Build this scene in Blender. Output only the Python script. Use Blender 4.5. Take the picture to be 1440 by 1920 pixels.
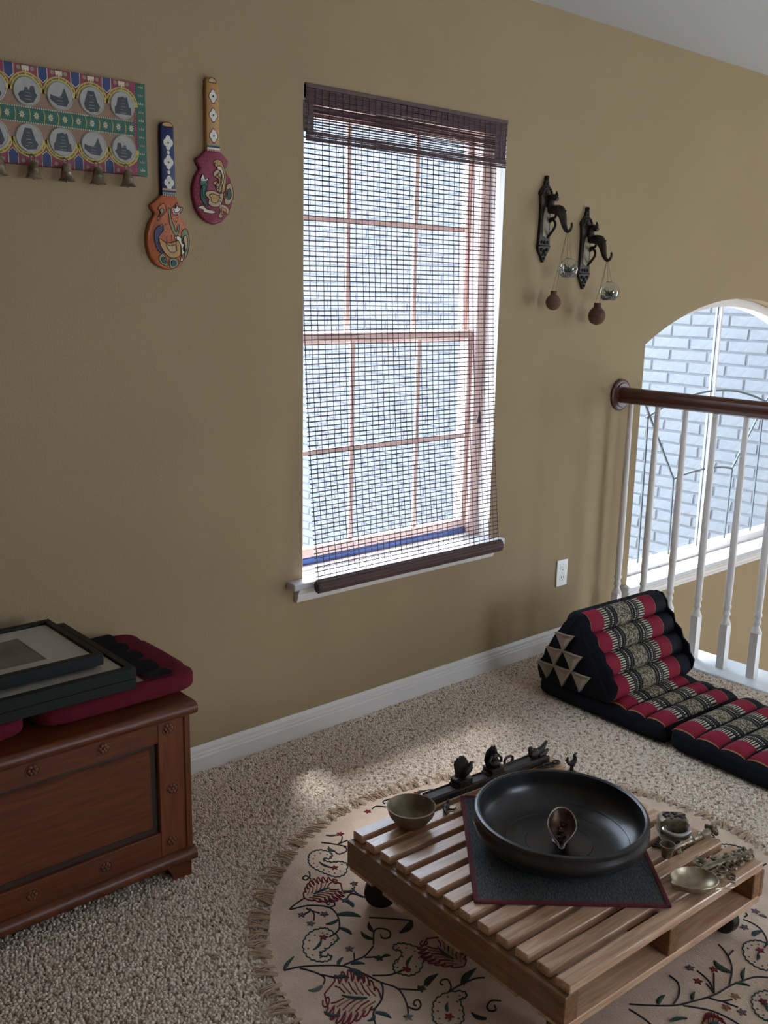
import bpy, bmesh, math, random
import numpy as np
from mathutils import Vector, Matrix, Euler
random.seed(7)
PI = math.pi
S = bpy.context.scene
COL = S.collection
for o in list(bpy.data.objects):
    bpy.data.objects.remove(o, do_unlink=True)

# ------------------------------------------------------------------ camera
def look_matrix(yaw, pitch, roll):
    fw = Vector((math.sin(yaw)*math.cos(pitch), math.cos(yaw)*math.cos(pitch), -math.sin(pitch)))
    rt = Vector((math.cos(yaw), -math.sin(yaw), 0))
    up = rt.cross(fw)
    r2 = rt*math.cos(roll) + up*math.sin(roll)
    u2 = -rt*math.sin(roll) + up*math.cos(roll)
    return Matrix((r2, u2, -fw)).transposed()
cam_data = bpy.data.cameras.new('camera')
cam_data.sensor_fit = 'HORIZONTAL'
cam_data.sensor_width = 36.0
cam_data.lens = 36.0*1839.33/1440.0
cam_data.clip_start = 0.05
cam = bpy.data.objects.new('camera', cam_data)
COL.objects.link(cam)
cam.matrix_world = Matrix.Translation((0, -2.505, 1.5)) @ look_matrix(0.72833, 0.223717, 0.0214839).to_4x4()
S.camera = cam

# ------------------------------------------------------------------ world, sun, exposure
W = bpy.data.worlds.new('overcast_sky')
S.world = W
W.use_nodes = True
bg = W.node_tree.nodes['Background']
bg.inputs[0].default_value = (0.75, 0.875, 1.0, 1)
bg.inputs[1].default_value = 3.3
sun_data = bpy.data.lights.new('hazy_sun', 'SUN')
sun_data.energy = 4.5
sun_data.angle = math.radians(11)
sun_data.color = (0.95, 0.97, 1.0)
sun = bpy.data.objects.new('hazy_sun', sun_data)
COL.objects.link(sun)
sun.rotation_euler = Vector((-0.26, -0.44, -1.05)).to_track_quat('-Z', 'Y').to_euler()
sun.location = (6, 6, 9)
vs = S.view_settings
vs.view_transform = 'Standard'
vs.look = 'None'
vs.exposure = 2.0
vs.gamma = 1.0
vs.use_curve_mapping = False

# ------------------------------------------------------------------ materials
MATS = {}
def new_mat(name):
    m = bpy.data.materials.new(name)
    m.use_nodes = True
    MATS[name] = m
    return m, m.node_tree.nodes, m.node_tree.links, m.node_tree.nodes['Principled BSDF']
def mat(name, col, rough=0.6, metal=0.0, var=0.0, scale=20.0, bump=0.0, bscale=60.0, stretch=(1, 1, 1), col2=None, spec=0.5, detail=4.0, sheen=0.0, coat=0.0):
    """Principled material with procedural colour variation and relief."""
    m, N, L, P = new_mat(name)
    P.inputs['Base Color'].default_value = (*col, 1)
    P.inputs['Roughness'].default_value = rough
    P.inputs['Metallic'].default_value = metal
    P.inputs['Specular IOR Level'].default_value = spec
    if sheen: P.inputs['Sheen Weight'].default_value = sheen
    if coat: P.inputs['Coat Weight'].default_value = coat
    if var or bump:
        tc = N.new('ShaderNodeTexCoord'); mp = N.new('ShaderNodeMapping')
        mp.inputs['Scale'].default_value = stretch
        L.new(tc.outputs['Object'], mp.inputs['Vector'])
    if var or col2:
        nz = N.new('ShaderNodeTexNoise'); nz.inputs['Scale'].default_value = scale; nz.inputs['Detail'].default_value = detail
        L.new(mp.outputs[0], nz.inputs['Vector'])
        rp = N.new('ShaderNodeValToRGB')
        c2 = col2 if col2 else tuple(c*(1-var) for c in col)
        rp.color_ramp.elements[0].position = 0.35; rp.color_ramp.elements[1].position = 0.65
        rp.color_ramp.elements[0].color = (*c2, 1); rp.color_ramp.elements[1].color = (*col, 1)
        L.new(nz.outputs['Fac'], rp.inputs['Fac']); L.new(rp.outputs[0], P.inputs['Base Color'])
    if bump:
        nb = N.new('ShaderNodeTexNoise'); nb.inputs['Scale'].default_value = bscale; nb.inputs['Detail'].default_value = 3
        L.new(mp.outputs[0], nb.inputs['Vector'])
        bp = N.new('ShaderNodeBump'); bp.inputs['Strength'].default_value = bump; bp.inputs['Distance'].default_value = 0.004
        L.new(nb.outputs['Fac'], bp.inputs['Height']); L.new(bp.outputs[0], P.inputs['Normal'])
    return m
def wood(name, c1, c2, rough=0.4, axis=0, scale=14.0, coat=0.0, wear=0.0):
    m, N, L, P = new_mat(name)
    tc = N.new('ShaderNodeTexCoord'); mp = N.new('ShaderNodeMapping'); oi = N.new('ShaderNodeObjectInfo')
    s = [7.0, 7.0, 7.0]; s[axis] = 0.55
    mp.inputs['Scale'].default_value = s
    ad = N.new('ShaderNodeVectorMath'); ad.operation = 'MULTIPLY_ADD'
    ad.inputs[1].default_value = (3.1, 5.7, 2.3)
    cmb = N.new('ShaderNodeCombineXYZ')
    for i in range(3): L.new(oi.outputs['Random'], cmb.inputs[i])
    L.new(cmb.outputs[0], ad.inputs[0]); L.new(tc.outputs['Object'], ad.inputs[2])
    L.new(ad.outputs[0], mp.inputs['Vector'])
    nz = N.new('ShaderNodeTexNoise'); nz.inputs['Scale'].default_value = scale; nz.inputs['Detail'].default_value = 6; nz.inputs['Distortion'].default_value = 0.6
    L.new(mp.outputs[0], nz.inputs['Vector'])
    rp = N.new('ShaderNodeValToRGB')
    rp.color_ramp.elements[0].position = 0.30; rp.color_ramp.elements[1].position = 0.72
    rp.color_ramp.elements[0].color = (*c1, 1); rp.color_ramp.elements[1].color = (*c2, 1)
    L.new(nz.outputs['Fac'], rp.inputs['Fac'])
    hs = N.new('ShaderNodeHueSaturation')
    mr = N.new('ShaderNodeMapRange'); mr.inputs[3].default_value = 0.86; mr.inputs[4].default_value = 1.12
    L.new(oi.outputs['Random'], mr.inputs[0]); L.new(mr.outputs[0], hs.inputs['Value'])
    L.new(rp.outputs[0], hs.inputs['Color']); L.new(hs.outputs[0], P.inputs['Base Color'])
    P.inputs['Roughness'].default_value = rough
    if coat: P.inputs['Coat Weight'].default_value = coat; P.inputs['Coat Roughness'].default_value = 0.25
    bp = N.new('ShaderNodeBump'); bp.inputs['Strength'].default_value = 0.12; bp.inputs['Distance'].default_value = 0.002
    L.new(nz.outputs['Fac'], bp.inputs['Height']); L.new(bp.outputs[0], P.inputs['Normal'])
    return m
def glass(name, tint=(0.96, 0.98, 1.0), refl=0.06):
    m, N, L, P = new_mat(name)
    N.remove(P)
    tr = N.new('ShaderNodeBsdfTransparent'); tr.inputs[0].default_value = (*tint, 1)
    gl = N.new('ShaderNodeBsdfGlossy'); gl.inputs['Roughness'].default_value = 0.02
    mx = N.new('ShaderNodeMixShader'); mx.inputs[0].default_value = refl
    L.new(tr.outputs[0], mx.inputs[1]); L.new(gl.outputs[0], mx.inputs[2])
    L.new(mx.outputs[0], N['Material Output'].inputs[0])
    return m

mat('wall_paint', (0.345, 0.250, 0.144), 0.85, bump=0.35, bscale=170, var=0.05, scale=2.0, spec=0.25)
mat('ceiling_paint', (0.52, 0.515, 0.50), 0.9, bump=0.2, bscale=120)
mat('trim_white', (0.74, 0.69, 0.66), 0.45, var=0.03, scale=6)
mat('curb_white', (0.84, 0.89, 0.95), 0.22, var=0.03, scale=6)
mat('stool_trim_dimmed', (0.56, 0.56, 0.57), 0.45, var=0.03, scale=6)  # white trim darkened in colour to hold back the sun on the stools
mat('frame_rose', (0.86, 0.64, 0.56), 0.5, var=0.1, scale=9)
mat('track_blue_reflection', (0.05, 0.13, 0.42), 0.4)  # blue reflection in the sash track, put into its base colour
mat('lead_came', (0.09, 0.10, 0.11), 0.6)
glass('window_glass', refl=0.03)
glass('globe_glass', (0.93, 0.96, 0.96), 0.14)
glass('frame_glass', (0.97, 0.97, 0.97), 0.10)
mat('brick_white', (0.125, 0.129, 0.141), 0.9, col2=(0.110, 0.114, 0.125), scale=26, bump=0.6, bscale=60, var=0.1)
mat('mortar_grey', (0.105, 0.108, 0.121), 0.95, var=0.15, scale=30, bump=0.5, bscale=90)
mat('pale_gravel', (0.42, 0.41, 0.39), 0.95, var=0.2, scale=12)
mat('carpet_base', (0.50, 0.42, 0.35), 0.95, col2=(0.28, 0.21, 0.16), scale=110, bump=0.9, bscale=140, var=0.2)
def carpet_mat():
    m, N, L, P = new_mat('carpet_pile')
    tc = N.new('ShaderNodeTexCoord')
    n1 = N.new('ShaderNodeTexNoise'); n1.inputs['Scale'].default_value = 75; n1.inputs['Detail'].default_value = 3
    n2 = N.new('ShaderNodeTexNoise'); n2.inputs['Scale'].default_value = 5; n2.inputs['Detail'].default_value = 2
    L.new(tc.outputs['Object'], n1.inputs['Vector']); L.new(tc.outputs['Object'], n2.inputs['Vector'])
    rp = N.new('ShaderNodeValToRGB')
    e = rp.color_ramp.elements
    e[0].position = 0.34; e[0].color = (0.33, 0.22, 0.155, 1)
    e[1].position = 0.60; e[1].color = (0.92, 0.80, 0.68, 1)
    x = e.new(0.46); x.color = (0.78, 0.65, 0.52, 1)
    L.new(n1.outputs['Fac'], rp.inputs['Fac'])
    mx = N.new('ShaderNodeMix'); mx.data_type = 'RGBA'; mx.blend_type = 'MULTIPLY'; mx.inputs[0].default_value = 0.35
    L.new(rp.outputs[0], mx.inputs[6]); L.new(n2.outputs['Color'], mx.inputs[7])
    L.new(rp.outputs[0], P.inputs['Base Color'])
    P.inputs['Roughness'].default_value = 0.95; P.inputs['Specular IOR Level'].default_value = 0.15
    P.inputs['Sheen Weight'].default_value = 0.2
carpet_mat()
wood('chest_wood', (0.088, 0.019, 0.0055), (0.18, 0.044, 0.012), 0.42, axis=0)
wood('chest_wood_upright', (0.09, 0.020, 0.006), (0.18, 0.046, 0.013), 0.42, axis=2)
mat('groove_dark', (0.035, 0.018, 0.01), 0.6)
wood('pallet_wood', (0.42, 0.215, 0.125), (0.70, 0.46, 0.30), 0.33, axis=0, coat=0.8)
wood('pallet_wood_cross_shaded', (0.15, 0.066, 0.027), (0.29, 0.145, 0.062), 0.4, axis=1)  # pallet wood darkened in colour for the shaded sides of the table
wood('mahogany', (0.06, 0.016, 0.009), (0.12, 0.035, 0.018), 0.42, axis=1, coat=0.08)
wood('blind_wood', (0.050, 0.022, 0.024), (0.095, 0.042, 0.040), 0.6, axis=0)
mat('blind_thread', (0.075, 0.04, 0.085), 0.8)
mat('black_frame', (0.006, 0.007, 0.007), 0.5, spec=0.3)
mat('mat_board', (0.68, 0.65, 0.60), 0.8)
mat('photo_grey', (0.20, 0.185, 0.17), 0.5, col2=(0.09, 0.085, 0.08), scale=11, var=0.2)
mat('black_rubber', (0.012, 0.012, 0.013), 0.5)
mat('steel', (0.5, 0.5, 0.5), 0.3, metal=1)
mat('dark_bronze', (0.060, 0.058, 0.060), 0.30, metal=0.55, var=0.35, scale=14, bump=0.12, bscale=30)
mat('aged_brass', (0.30, 0.235, 0.15), 0.45, metal=0.5, col2=(0.10, 0.078, 0.052), scale=45, bump=0.25, bscale=120, var=0.2)
mat('pale_brass', (0.44, 0.36, 0.25), 0.38, metal=0.6, col2=(0.24, 0.19, 0.125), scale=40, bump=0.15, bscale=120, var=0.2)
mat('brown_bowl', (0.26, 0.20, 0.13), 0.5, metal=0.25, col2=(0.13, 0.095, 0.06), scale=30, bump=0.2, var=0.2)
mat('dark_iron', (0.036, 0.026, 0.021), 0.5, metal=0.5, col2=(0.016, 0.012, 0.011), scale=50, bump=0.35, bscale=150, var=0.2)
mat('copper_lamp', (0.12, 0.055, 0.035), 0.4, metal=0.6, col2=(0.04, 0.025, 0.02), scale=60, bump=0.3, bscale=90, var=0.2)
mat('inlay_tan', (0.30, 0.235, 0.14), 0.55, var=0.3, scale=25)
mat('jute', (0.15, 0.068, 0.045), 0.9, var=0.3, scale=60, bump=0.8, bscale=160, stretch=(0.3, 0.3, 3))
mat('cord', (0.27, 0.20, 0.12), 0.9)
mat('soil', (0.10, 0.075, 0.06), 0.95, col2=(0.28, 0.26, 0.24), scale=120, var=0.2, bump=0.6, bscale=140)
mat('succulent', (0.045, 0.085, 0.055), 0.5, var=0.3, scale=40)
mat('white_plastic', (0.74, 0.72, 0.68), 0.4)
mat('slot_dark', (0.03, 0.03, 0.03), 0.6)
mat('screw_metal', (0.5, 0.5, 0.48), 0.4, metal=0.8)
# textiles
mat('navy_cloth', (0.006, 0.007, 0.012), 0.95, bump=0.3, bscale=300, spec=0.2)
mat('maroon_cloth', (0.115, 0.007, 0.018), 0.9, bump=0.3, bscale=300, spec=0.2)
mat('tan_cloth', (0.30, 0.235, 0.17), 0.85, bump=0.3, bscale=300)
mat('gold_piping', (0.32, 0.2, 0.07), 0.7)
mat('rug_cotton', (0.68, 0.51, 0.39), 0.95, col2=(0.58, 0.43, 0.325), scale=16, bump=0.6, bscale=260, var=0.2)
mat('rug_fringe', (0.52, 0.37, 0.25), 0.95, var=0.25, scale=40)
for n, c in dict(vine=(0.022, 0.022, 0.032), red=(0.20, 0.014, 0.03), grey=(0.13, 0.13, 0.135), purple=(0.14, 0.095, 0.11), teal=(0.035, 0.07, 0.08), green=(0.03, 0.06, 0.035), dark=(0.02, 0.026, 0.028), orange=(0.33, 0.14, 0.07)).items():
    mat('wool_'+n, c, 0.95, bump=0.7, bscale=500, var=0.25, scale=200)
mat('mat_weave', (0.010, 0.026, 0.046), 0.95, col2=(0.10, 0.10, 0.085), scale=190, bump=0.8, bscale=260, var=0.2, stretch=(0.5, 2, 1))
mat('mat_border', (0.13, 0.018, 0.032), 0.9, bump=0.6, bscale=200, var=0.2, scale=90)
# paints
for n, c in dict(maroon=(0.24, 0.018, 0.055), blue=(0.012, 0.032, 0.13), navy=(0.012, 0.02, 0.09), yellow=(0.50, 0.37, 0.07), green=(0.012, 0.10, 0.065), brown=(0.26, 0.145, 0.085), cream=(0.60, 0.52, 0.36), grey=(0.36, 0.34, 0.31), slate=(0.035, 0.035, 0.045), orange=(0.47, 0.115, 0.035), ochre=(0.46, 0.245, 0.075), white=(0.66, 0.62, 0.55), pink=(0.50, 0.28, 0.26), peacock=(0.012, 0.075, 0.06), sage=(0.21, 0.23, 0.12), ink=(0.02, 0.015, 0.015), sand=(0.46, 0.31, 0.17)).items():
    mat('paint_'+n, c, 0.55, var=0.12, scale=60)

def thai_fabric():
    """stripe layout printed across the width (uv.x), ticks and dashes along the length (uv.y)."""
    m, N, L, P = new_mat('thai_fabric')
    uv = N.new('ShaderNodeUVMap'); uv.uv_map = 'UVMap'
    sp = N.new('ShaderNodeSeparateXYZ'); L.new(uv.outputs[0], sp.inputs[0])
    def ramp(stops):
        r = N.new('ShaderNodeValToRGB'); r.color_ramp.interpolation = 'CONSTANT'
        e = r.color_ramp.elements
        e[0].position = 0; e[0].color = (*stops[0][1], 1)
        e[1].position = stops[1][0]; e[1].color = (*stops[1][1], 1)
        for p, c in stops[2:]:
            k = e.new(p); k.color = (*c, 1)
        L.new(sp.outputs[0], r.inputs['Fac'])
        return r
    K = (0.006, 0.007, 0.012); RD = (0.22, 0.012, 0.032); CR = (0.46, 0.41, 0.31); BG = (0.33, 0.29, 0.20); GD = (0.35, 0.2, 0.08)
    base = ramp([(0, K), (0.031, GD), (0.034, RD), (0.19, K), (0.35, BG), (0.515, K), (0.68, RD), (0.826, GD), (0.832, K)])
    W1 = (1, 1, 1); B0 = (0, 0, 0)
    tick = ramp([(0, B0), (0.185, W1), (0.25, B0), (0.615, W1), (0.68, B0)])
    dash = ramp([(0, B0), (0.285, W1), (0.30, B0), (0.565, W1), (0.58, B0)])
    line = ramp([(0, B0), (0.262, W1), (0.268, B0), (0.325, W1), (0.331, B0), (0.534, W1), (0.540, B0), (0.597, W1), (0.603, B0)])
    dam = ramp([(0, B0), (0.35, W1), (0.515, B0)])
    def frac(freq, th):
        a = N.new('ShaderNodeMath'); a.operation = 'MULTIPLY'; a.inputs[1].default_value = freq; L.new(sp.outputs[1], a.inputs[0])
        b = N.new('ShaderNodeMath'); b.operation = 'FRACT'; L.new(a.outputs[0], b.inputs[0])
        c = N.new('ShaderNodeMath'); c.operation = 'GREATER_THAN'; c.inputs[1].default_value = th; L.new(b.outputs[0], c.inputs[0])
        return c
    def mul(a, b):
        k = N.new('ShaderNodeMath'); k.operation = 'MULTIPLY'; L.new(a, k.inputs[0]); L.new(b, k.inputs[1]); return k.outputs[0]
    def mixc(fac, a, col):
        k = N.new('ShaderNodeMix'); k.data_type = 'RGBA'; L.new(fac, k.inputs[0]); L.new(a, k.inputs[6]); k.inputs[7].default_value = (*col, 1); return k.outputs[2]
    c = base.outputs[0]
    c = mixc(mul(tick.outputs[0], frac(112, 0.5).outputs[0]), c, CR)
    c = mixc(mul(dash.outputs[0], frac(150, 0.5).outputs[0]), c, CR)
    c = mixc(line.outputs[0], c, (0.16, 0.14, 0.11))
    sc = N.new('ShaderNodeVectorMath'); sc.operation = 'MULTIPLY'; sc.inputs[1].default_value = (0.475, 1, 1); L.new(uv.outputs[0], sc.inputs[0])
    vo = N.new('ShaderNodeTexVoronoi'); vo.inputs['Scale'].default_value = 170; L.new(sc.outputs[0], vo.inputs['Vector'])
    th = N.new('ShaderNodeMath'); th.operation = 'GREATER_THAN'; th.inputs[1].default_value = 0.5; L.new(vo.outputs['Distance'], th.inputs[0])
    c = mixc(mul(dam.outputs[0], th.outputs[0]), c, (0.08, 0.065, 0.05))
    L.new(c, P.inputs['Base Color'])
    P.inputs['Roughness'].default_value = 0.85; P.inputs['Specular IOR Level'].default_value = 0.2
thai_fabric()
def M(n): return MATS[n]

# ------------------------------------------------------------------ mesh building
def frame_from(d):
    d = d.normalized()
    a = Vector((0, 0, 1)) if abs(d.z) < 0.9 else Vector((1, 0, 0))
    u = d.cross(a).normalized()
    return u, u.cross(d).normalized()
class MB:
    def __init__(s): s.v = []; s.f = []; s.m = []; s.uv = None; s.cur = 0
    def add(s, vs, fs):
        k = len(s.v); s.v += [tuple(p) for p in vs]
        for f in fs: s.f.append(tuple(i+k for i in f)); s.m.append(s.cur)
        return s
    def box(s, x0, x1, y0, y1, z0, z1, T=None):
        vs = [Vector((x, y, z)) for x in (x0, x1) for y in (y0, y1) for z in (z0, z1)]
        if T: vs = [T @ p for p in vs]
        return s.add(vs, [(0, 1, 3, 2), (4, 6, 7, 5), (0, 4, 5, 1), (2, 3, 7, 6), (0, 2, 6, 4), (1, 5, 7, 3)])
    def prism(s, poly, lo, hi, plane='xz', inset=0.0):
        """extrude a 2-D outline; plane xz extrudes along y, xy along z, yz along x"""
        n = len(poly)
        def P(p, d):
            if plane == 'xz': return (p[0], d, p[1])
            if plane == 'xy': return (p[0], p[1], d)
            return (d, p[0], p[1])
        a = [P(p, lo) for p in poly]; b = [P(p, hi) for p in poly]
        if inset:
            cx = sum(p[0] for p in poly)/n; cy = sum(p[1] for p in poly)/n
            a = [P((p[0]+(cx-p[0])*inset, p[1]+(cy-p[1])*inset), lo) for p in poly]
        fs = [tuple(range(n)), tuple(range(2*n-1, n-1, -1))] + [(i, n+i, n+(i+1) % n, (i+1) % n) for i in range(n)]
        return s.add(a+b, fs)
    def tube(s, path, r, n=8, caps=True, closed=False):
        path = [Vector(p) for p in path]; m = len(path)
        R = r if isinstance(r, (list, tuple)) else [r]*m
        vs = []; u = None
        for i, p in enumerate(path):
            if closed: d = path[(i+1) % m]-path[i-1]
            else: d = path[min(i+1, m-1)]-path[max(i-1, 0)]
            if d.length < 1e-9: d = Vector((0, 0, 1))
            d.normalize()
            if u is None: u, w = frame_from(d)
            else:
                u = (u-d*u.dot(d))
                u = u.normalized() if u.length > 1e-6 else frame_from(d)[0]
            w = d.cross(u)
            for k in range(n):
                a = 2*PI*k/n; vs.append(p+(u*math.cos(a)+w*math.sin(a))*R[i])
        fs = []
        for i in range(m if closed else m-1):
            j = (i+1) % m
            for k in range(n): fs.append((i*n+k, i*n+(k+1) % n, j*n+(k+1) % n, j*n+k))
        if caps and not closed: fs += [tuple(range(n-1, -1, -1)), tuple(range((m-1)*n, m*n))]
        return s.add(vs, fs)
    def lathe(s, prof, c=(0, 0, 0), n=24, T=None, caps=True):
        vs = []
        for r, z in prof:
            for k in range(n):
                a = 2*PI*k/n; vs.append(Vector((r*math.cos(a), r*math.sin(a), z)))
        if T: vs = [T @ p for p in vs]
        vs = [p+Vector(c) for p in vs]
        fs = []
        for i in range(len(prof)-1):
            for k in range(n): fs.append((i*n+k, i*n+(k+1) % n, (i+1)*n+(k+1) % n, (i+1)*n+k))
        if caps: fs += [tuple(range(n-1, -1, -1)), tuple(range((len(prof)-1)*n, len(prof)*n))]
        return s.add(vs, fs)
    def ball(s, c, r, n=10, m=6):
        rx, ry, rz = r if isinstance(r, (list, tuple)) else (r, r, r)
        vs = [(c[0], c[1], c[2]-rz)]; fs = []
        for i in range(1, m):
            t = PI*i/m
            for k in range(n):
                a = 2*PI*k/n; vs.append((c[0]+rx*math.sin(t)*math.cos(a), c[1]+ry*math.sin(t)*math.sin(a), c[2]-rz*math.cos(t)))
        vs.append((c[0], c[1], c[2]+rz)); e = len(vs)-1
        for k in range(n):
            fs.append((0, 1+(k+1) % n, 1+k)); fs.append((e, e-n+k, e-n+(k+1) % n))
        for i in range(m-2):
            for k in range(n):
                a = 1+i*n; fs.append((a+k, a+(k+1) % n, a+n+(k+1) % n, a+n+k))
        return s.add(vs, fs)
    def grid(s, fn, nu, nv, uvf=None, flip=False):
        """surface patch from fn(u,v), u,v in 0..1; uvf(u,v) gives texture coordinates"""
        k = len(s.v); vs = []
        if uvf is not None and s.uv is None: s.uv = {}
        for i in range(nu+1):
            for j in range(nv+1):
                u, v = i/nu, j/nv
                vs.append(fn(u, v))
                if uvf is not None: s.uv[k+len(vs)-1] = uvf(u, v)
        fs = []
        for i in range(nu):
            for j in range(nv):
                a = i*(nv+1)+j; q = (a, a+nv+1, a+nv+2, a+1)
                fs.append(q[::-1] if flip else q)
        return s.add(vs, fs)
    def mesh(s, name, mats, angle=35, bevel=0, recalc=True):
        me = bpy.data.meshes.new(name)
        me.from_pydata(s.v, [], s.f)
        for q in (mats if isinstance(mats, (list, tuple)) else [mats]): me.materials.append(M(q))
        if any(s.m): me.polygons.foreach_set('material_index', s.m)
        if s.uv is not None:
            ul = me.uv_layers.new(name='UVMap')
            for lp in me.loops: ul.data[lp.index].uv = s.uv.get(lp.vertex_index, (0, 0))
        if recalc or bevel:
            b = bmesh.new(); b.from_mesh(me)
            if recalc: bmesh.ops.recalc_face_normals(b, faces=b.faces)
            if bevel: bmesh.ops.bevel(b, geom=b.edges[:], offset=bevel, segments=1, affect='EDGES', profile=0.5)
            b.to_mesh(me); b.free()
        if angle:
            me.polygons.foreach_set('use_smooth', [True]*len(me.polygons))
            me.set_sharp_from_angle(angle=math.radians(angle))
        me.update()
        return me
    def build(s, name, mats, parent=None, **kw):
        return link(name, s.mesh(name, mats, **kw), parent)
def link(name, me, parent=None, loc=None, rot=None):
    o = bpy.data.objects.new(name, me); COL.objects.link(o)
    if parent: o.parent = parent
    if loc: o.location = loc
    if rot: o.rotation_euler = rot
    return o
def tag(o, label=None, cat=None, group=None, kind=None):
    if label: o['label'] = label
    if cat: o['category'] = cat
    if group: o['group'] = group
    if kind: o['kind'] = kind
    return o
def thing(name, label, cat, loc=(0, 0, 0), rz=0.0, group=None):
    o = bpy.data.objects.new(name, None); COL.objects.link(o)
    o.location = loc; o.rotation_euler = (0, 0, rz); o.empty_display_size = 0.05
    return tag(o, label, cat, group)
def struct(name, loc=(0, 0, 0)):
    o = bpy.data.objects.new(name, None); COL.objects.link(o); o.location = loc; o['kind'] = 'structure'; return o
def spline(pts, k=6, closed=False):
    """Catmull-Rom through the points"""
    P = [Vector(p) for p in pts]; n = len(P); out = []
    if n < 3 and not closed: return P
    for i in range(n if closed else n-1):
        if closed: a, b, c, d = P[i-1], P[i], P[(i+1) % n], P[(i+2) % n]
        else: a, b, c, d = P[max(i-1, 0)], P[i], P[i+1], P[min(i+2, n-1)]
        for j in range(k):
            t = j/k
            out.append(0.5*((2*b)+(c-a)*t+(2*a-5*b+4*c-d)*t*t+(3*b-a-3*c+d)*t**3))
    if not closed: out.append(P[-1])
    return out
def rk(keys, k):
    out = []
    for a, b in zip(keys, keys[1:]): out += [a+(b-a)*j/k for j in range(k)]
    return out+[keys[-1]]
def rect_loop(x0, x1, z0, z1): return [(x0, z0), (x1, z0), (x1, z1), (x0, z1)]
def slab_with_holes(name, outer, holes, lo, hi, m, plane='xz'):
    """flat slab with real openings: filled front and back, walls round every loop"""
    b = bmesh.new()
    def P(p, d):
        if plane == 'xz': return (p[0], d, p[1])
        if plane == 'xy': return (p[0], p[1], d)
        return (d, p[0], p[1])
    sides = []
    for d in (lo, hi):
        ed = []; loops = []
        for lp in [outer]+holes:
            vv = [b.verts.new(P(p, d)) for p in lp]; loops.append(vv)
            for i in range(len(vv)): ed.append(b.edges.new((vv[i], vv[(i+1) % len(vv)])))
        bmesh.ops.triangle_fill(b, use_beauty=True, use_dissolve=False, edges=ed)
        sides.append(loops)
    for A, B in zip(*sides):
        for i in range(len(A)):
            j = (i+1) % len(A); b.faces.new((A[i], A[j], B[j], B[i]))
    bmesh.ops.recalc_face_normals(b, faces=b.faces)
    me = bpy.data.meshes.new(name); b.to_mesh(me); b.free()
    me.materials.append(M(m))
    return tag(link(name, me), kind='structure')

# ================================================================== the setting
X0, X1, Z0, Z1 = 1.878, 2.787, 0.535, 2.094           # main window opening
AC, AH, ASP, ARISE, AB = 4.557, 0.808, 1.286, 0.204, 0.185   # arched opening: centre, half width, spring height, rise, bottom
AR = (AH*AH+ARISE*ARISE)/(2*ARISE)
def arch_z(x, off=0.0):
    return ASP+ARISE-AR+math.sqrt(max((AR-off)**2-(x-AC)**2, 0))
def arch_loop(off=0.0, n=24):
    h = AH-off
    pts = [(AC-h, AB+off), (AC+h, AB+off)]
    return pts+[(AC+h-2*h*i/n, arch_z(AC+h-2*h*i/n, off)) for i in range(n+1)]
slab_with_holes('wall_back', rect_loop(-1.3, 8.2, -2.75, 2.505), [rect_loop(X0, X1, Z0, Z1), arch_loop()], 0.0, 0.17, 'wall_paint')
tag(MB().box(-1.3, 3.49, -5.2, 0.0, -0.30, -0.004).build('floor', 'carpet_base', angle=0), kind='structure')
tag(MB().box(3.38, 8.2, -5.2, 0.0, -2.85, -2.75).build('floor_lower', 'mat_board', angle=0), kind='structure')
tag(MB().box(-1.3, 8.2, -5.2, 0.17, 2.505, 2.62).build('ceiling', 'ceiling_paint', angle=0), kind='structure')
tag(MB().box(-1.42, -1.3, -5.2, 0.17, -0.3, 2.62).build('wall_left', 'wall_paint', angle=0), kind='structure')
slab_with_holes('wall_rear', rect_loop(-1.3, 8.2, -2.75, 2.505), [rect_loop(2.0, 3.4, 0.5, 2.0)], -5.32, -5.2, 'wall_paint')
slab_with_holes('wall_right', rect_loop(-5.2, 0.17, -2.75, 2.505), [rect_loop(-5.0, -3.1, -2.2, 2.3)], 8.2, 8.32, 'wall_paint', plane='yz')
tag(MB().box(3.38, 3.49, -5.2, 0.0, -2.75, -0.30).build('wall_stair', 'wall_paint', angle=0), kind='structure')
# frames of two unseen windows, added and sized as fill light
for nm, ax, lo, hi, zb, zt, d in (('fill_window_3', 'x', -5.0, -3.1, -2.2, 2.3, 8.2), ('fill_window_4', 'y', 2.0, 3.4, 0.5, 2.0, -5.32)):
    w = struct(nm)
    nb = 4
    for i in range(nb+1):
        c = lo+(hi-lo)*i/nb
        c0, c1 = max(lo, c-0.03), min(hi, c+0.03)
        b = MB()
        if ax == 'x': b.box(d+0.02, d+0.09, c0, c1, zb, zt)
        else: b.box(c0, c1, d+0.02, d+0.09, zb, zt)
        b.build('mullion', 'trim_white', w, angle=0)
    for zz in (zb, (zb+zt)/2-0.03, zt-0.06):
        b = MB()
        if ax == 'x': b.box(d+0.03, d+0.08, lo, hi, zz, zz+0.06)
        else: b.box(lo, hi, d+0.03, d+0.08, zz, zz+0.06)
        b.build('rail', 'trim_white', w, angle=0)

# baseboard along the window wall
prof = [(0, -0.004), (-0.016, -0.004), (-0.016, 0.048), (-0.012, 0.053), (-0.0135, 0.058), (-0.010, 0.063), (-0.0105, 0.073), (-0.004, 0.085), (0, 0.085)]
tag(MB().prism(prof, -1.3, 3.49, plane='yz').build('baseboard_back', 'trim_white', angle=25), kind='structure')
# white cap along the edge of the loft, where the balusters stand
b = MB(); b.box(3.49, 3.70, -5.2, 0.0, -0.03, 0.006)
tr = tag(b.build('trim_1', 'curb_white', bevel=0.003), kind='structure')
MB().box(3.49, 3.68, -5.2, 0.0, -0.34, -0.03).build('fascia', 'trim_white', tr, angle=0)

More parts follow.
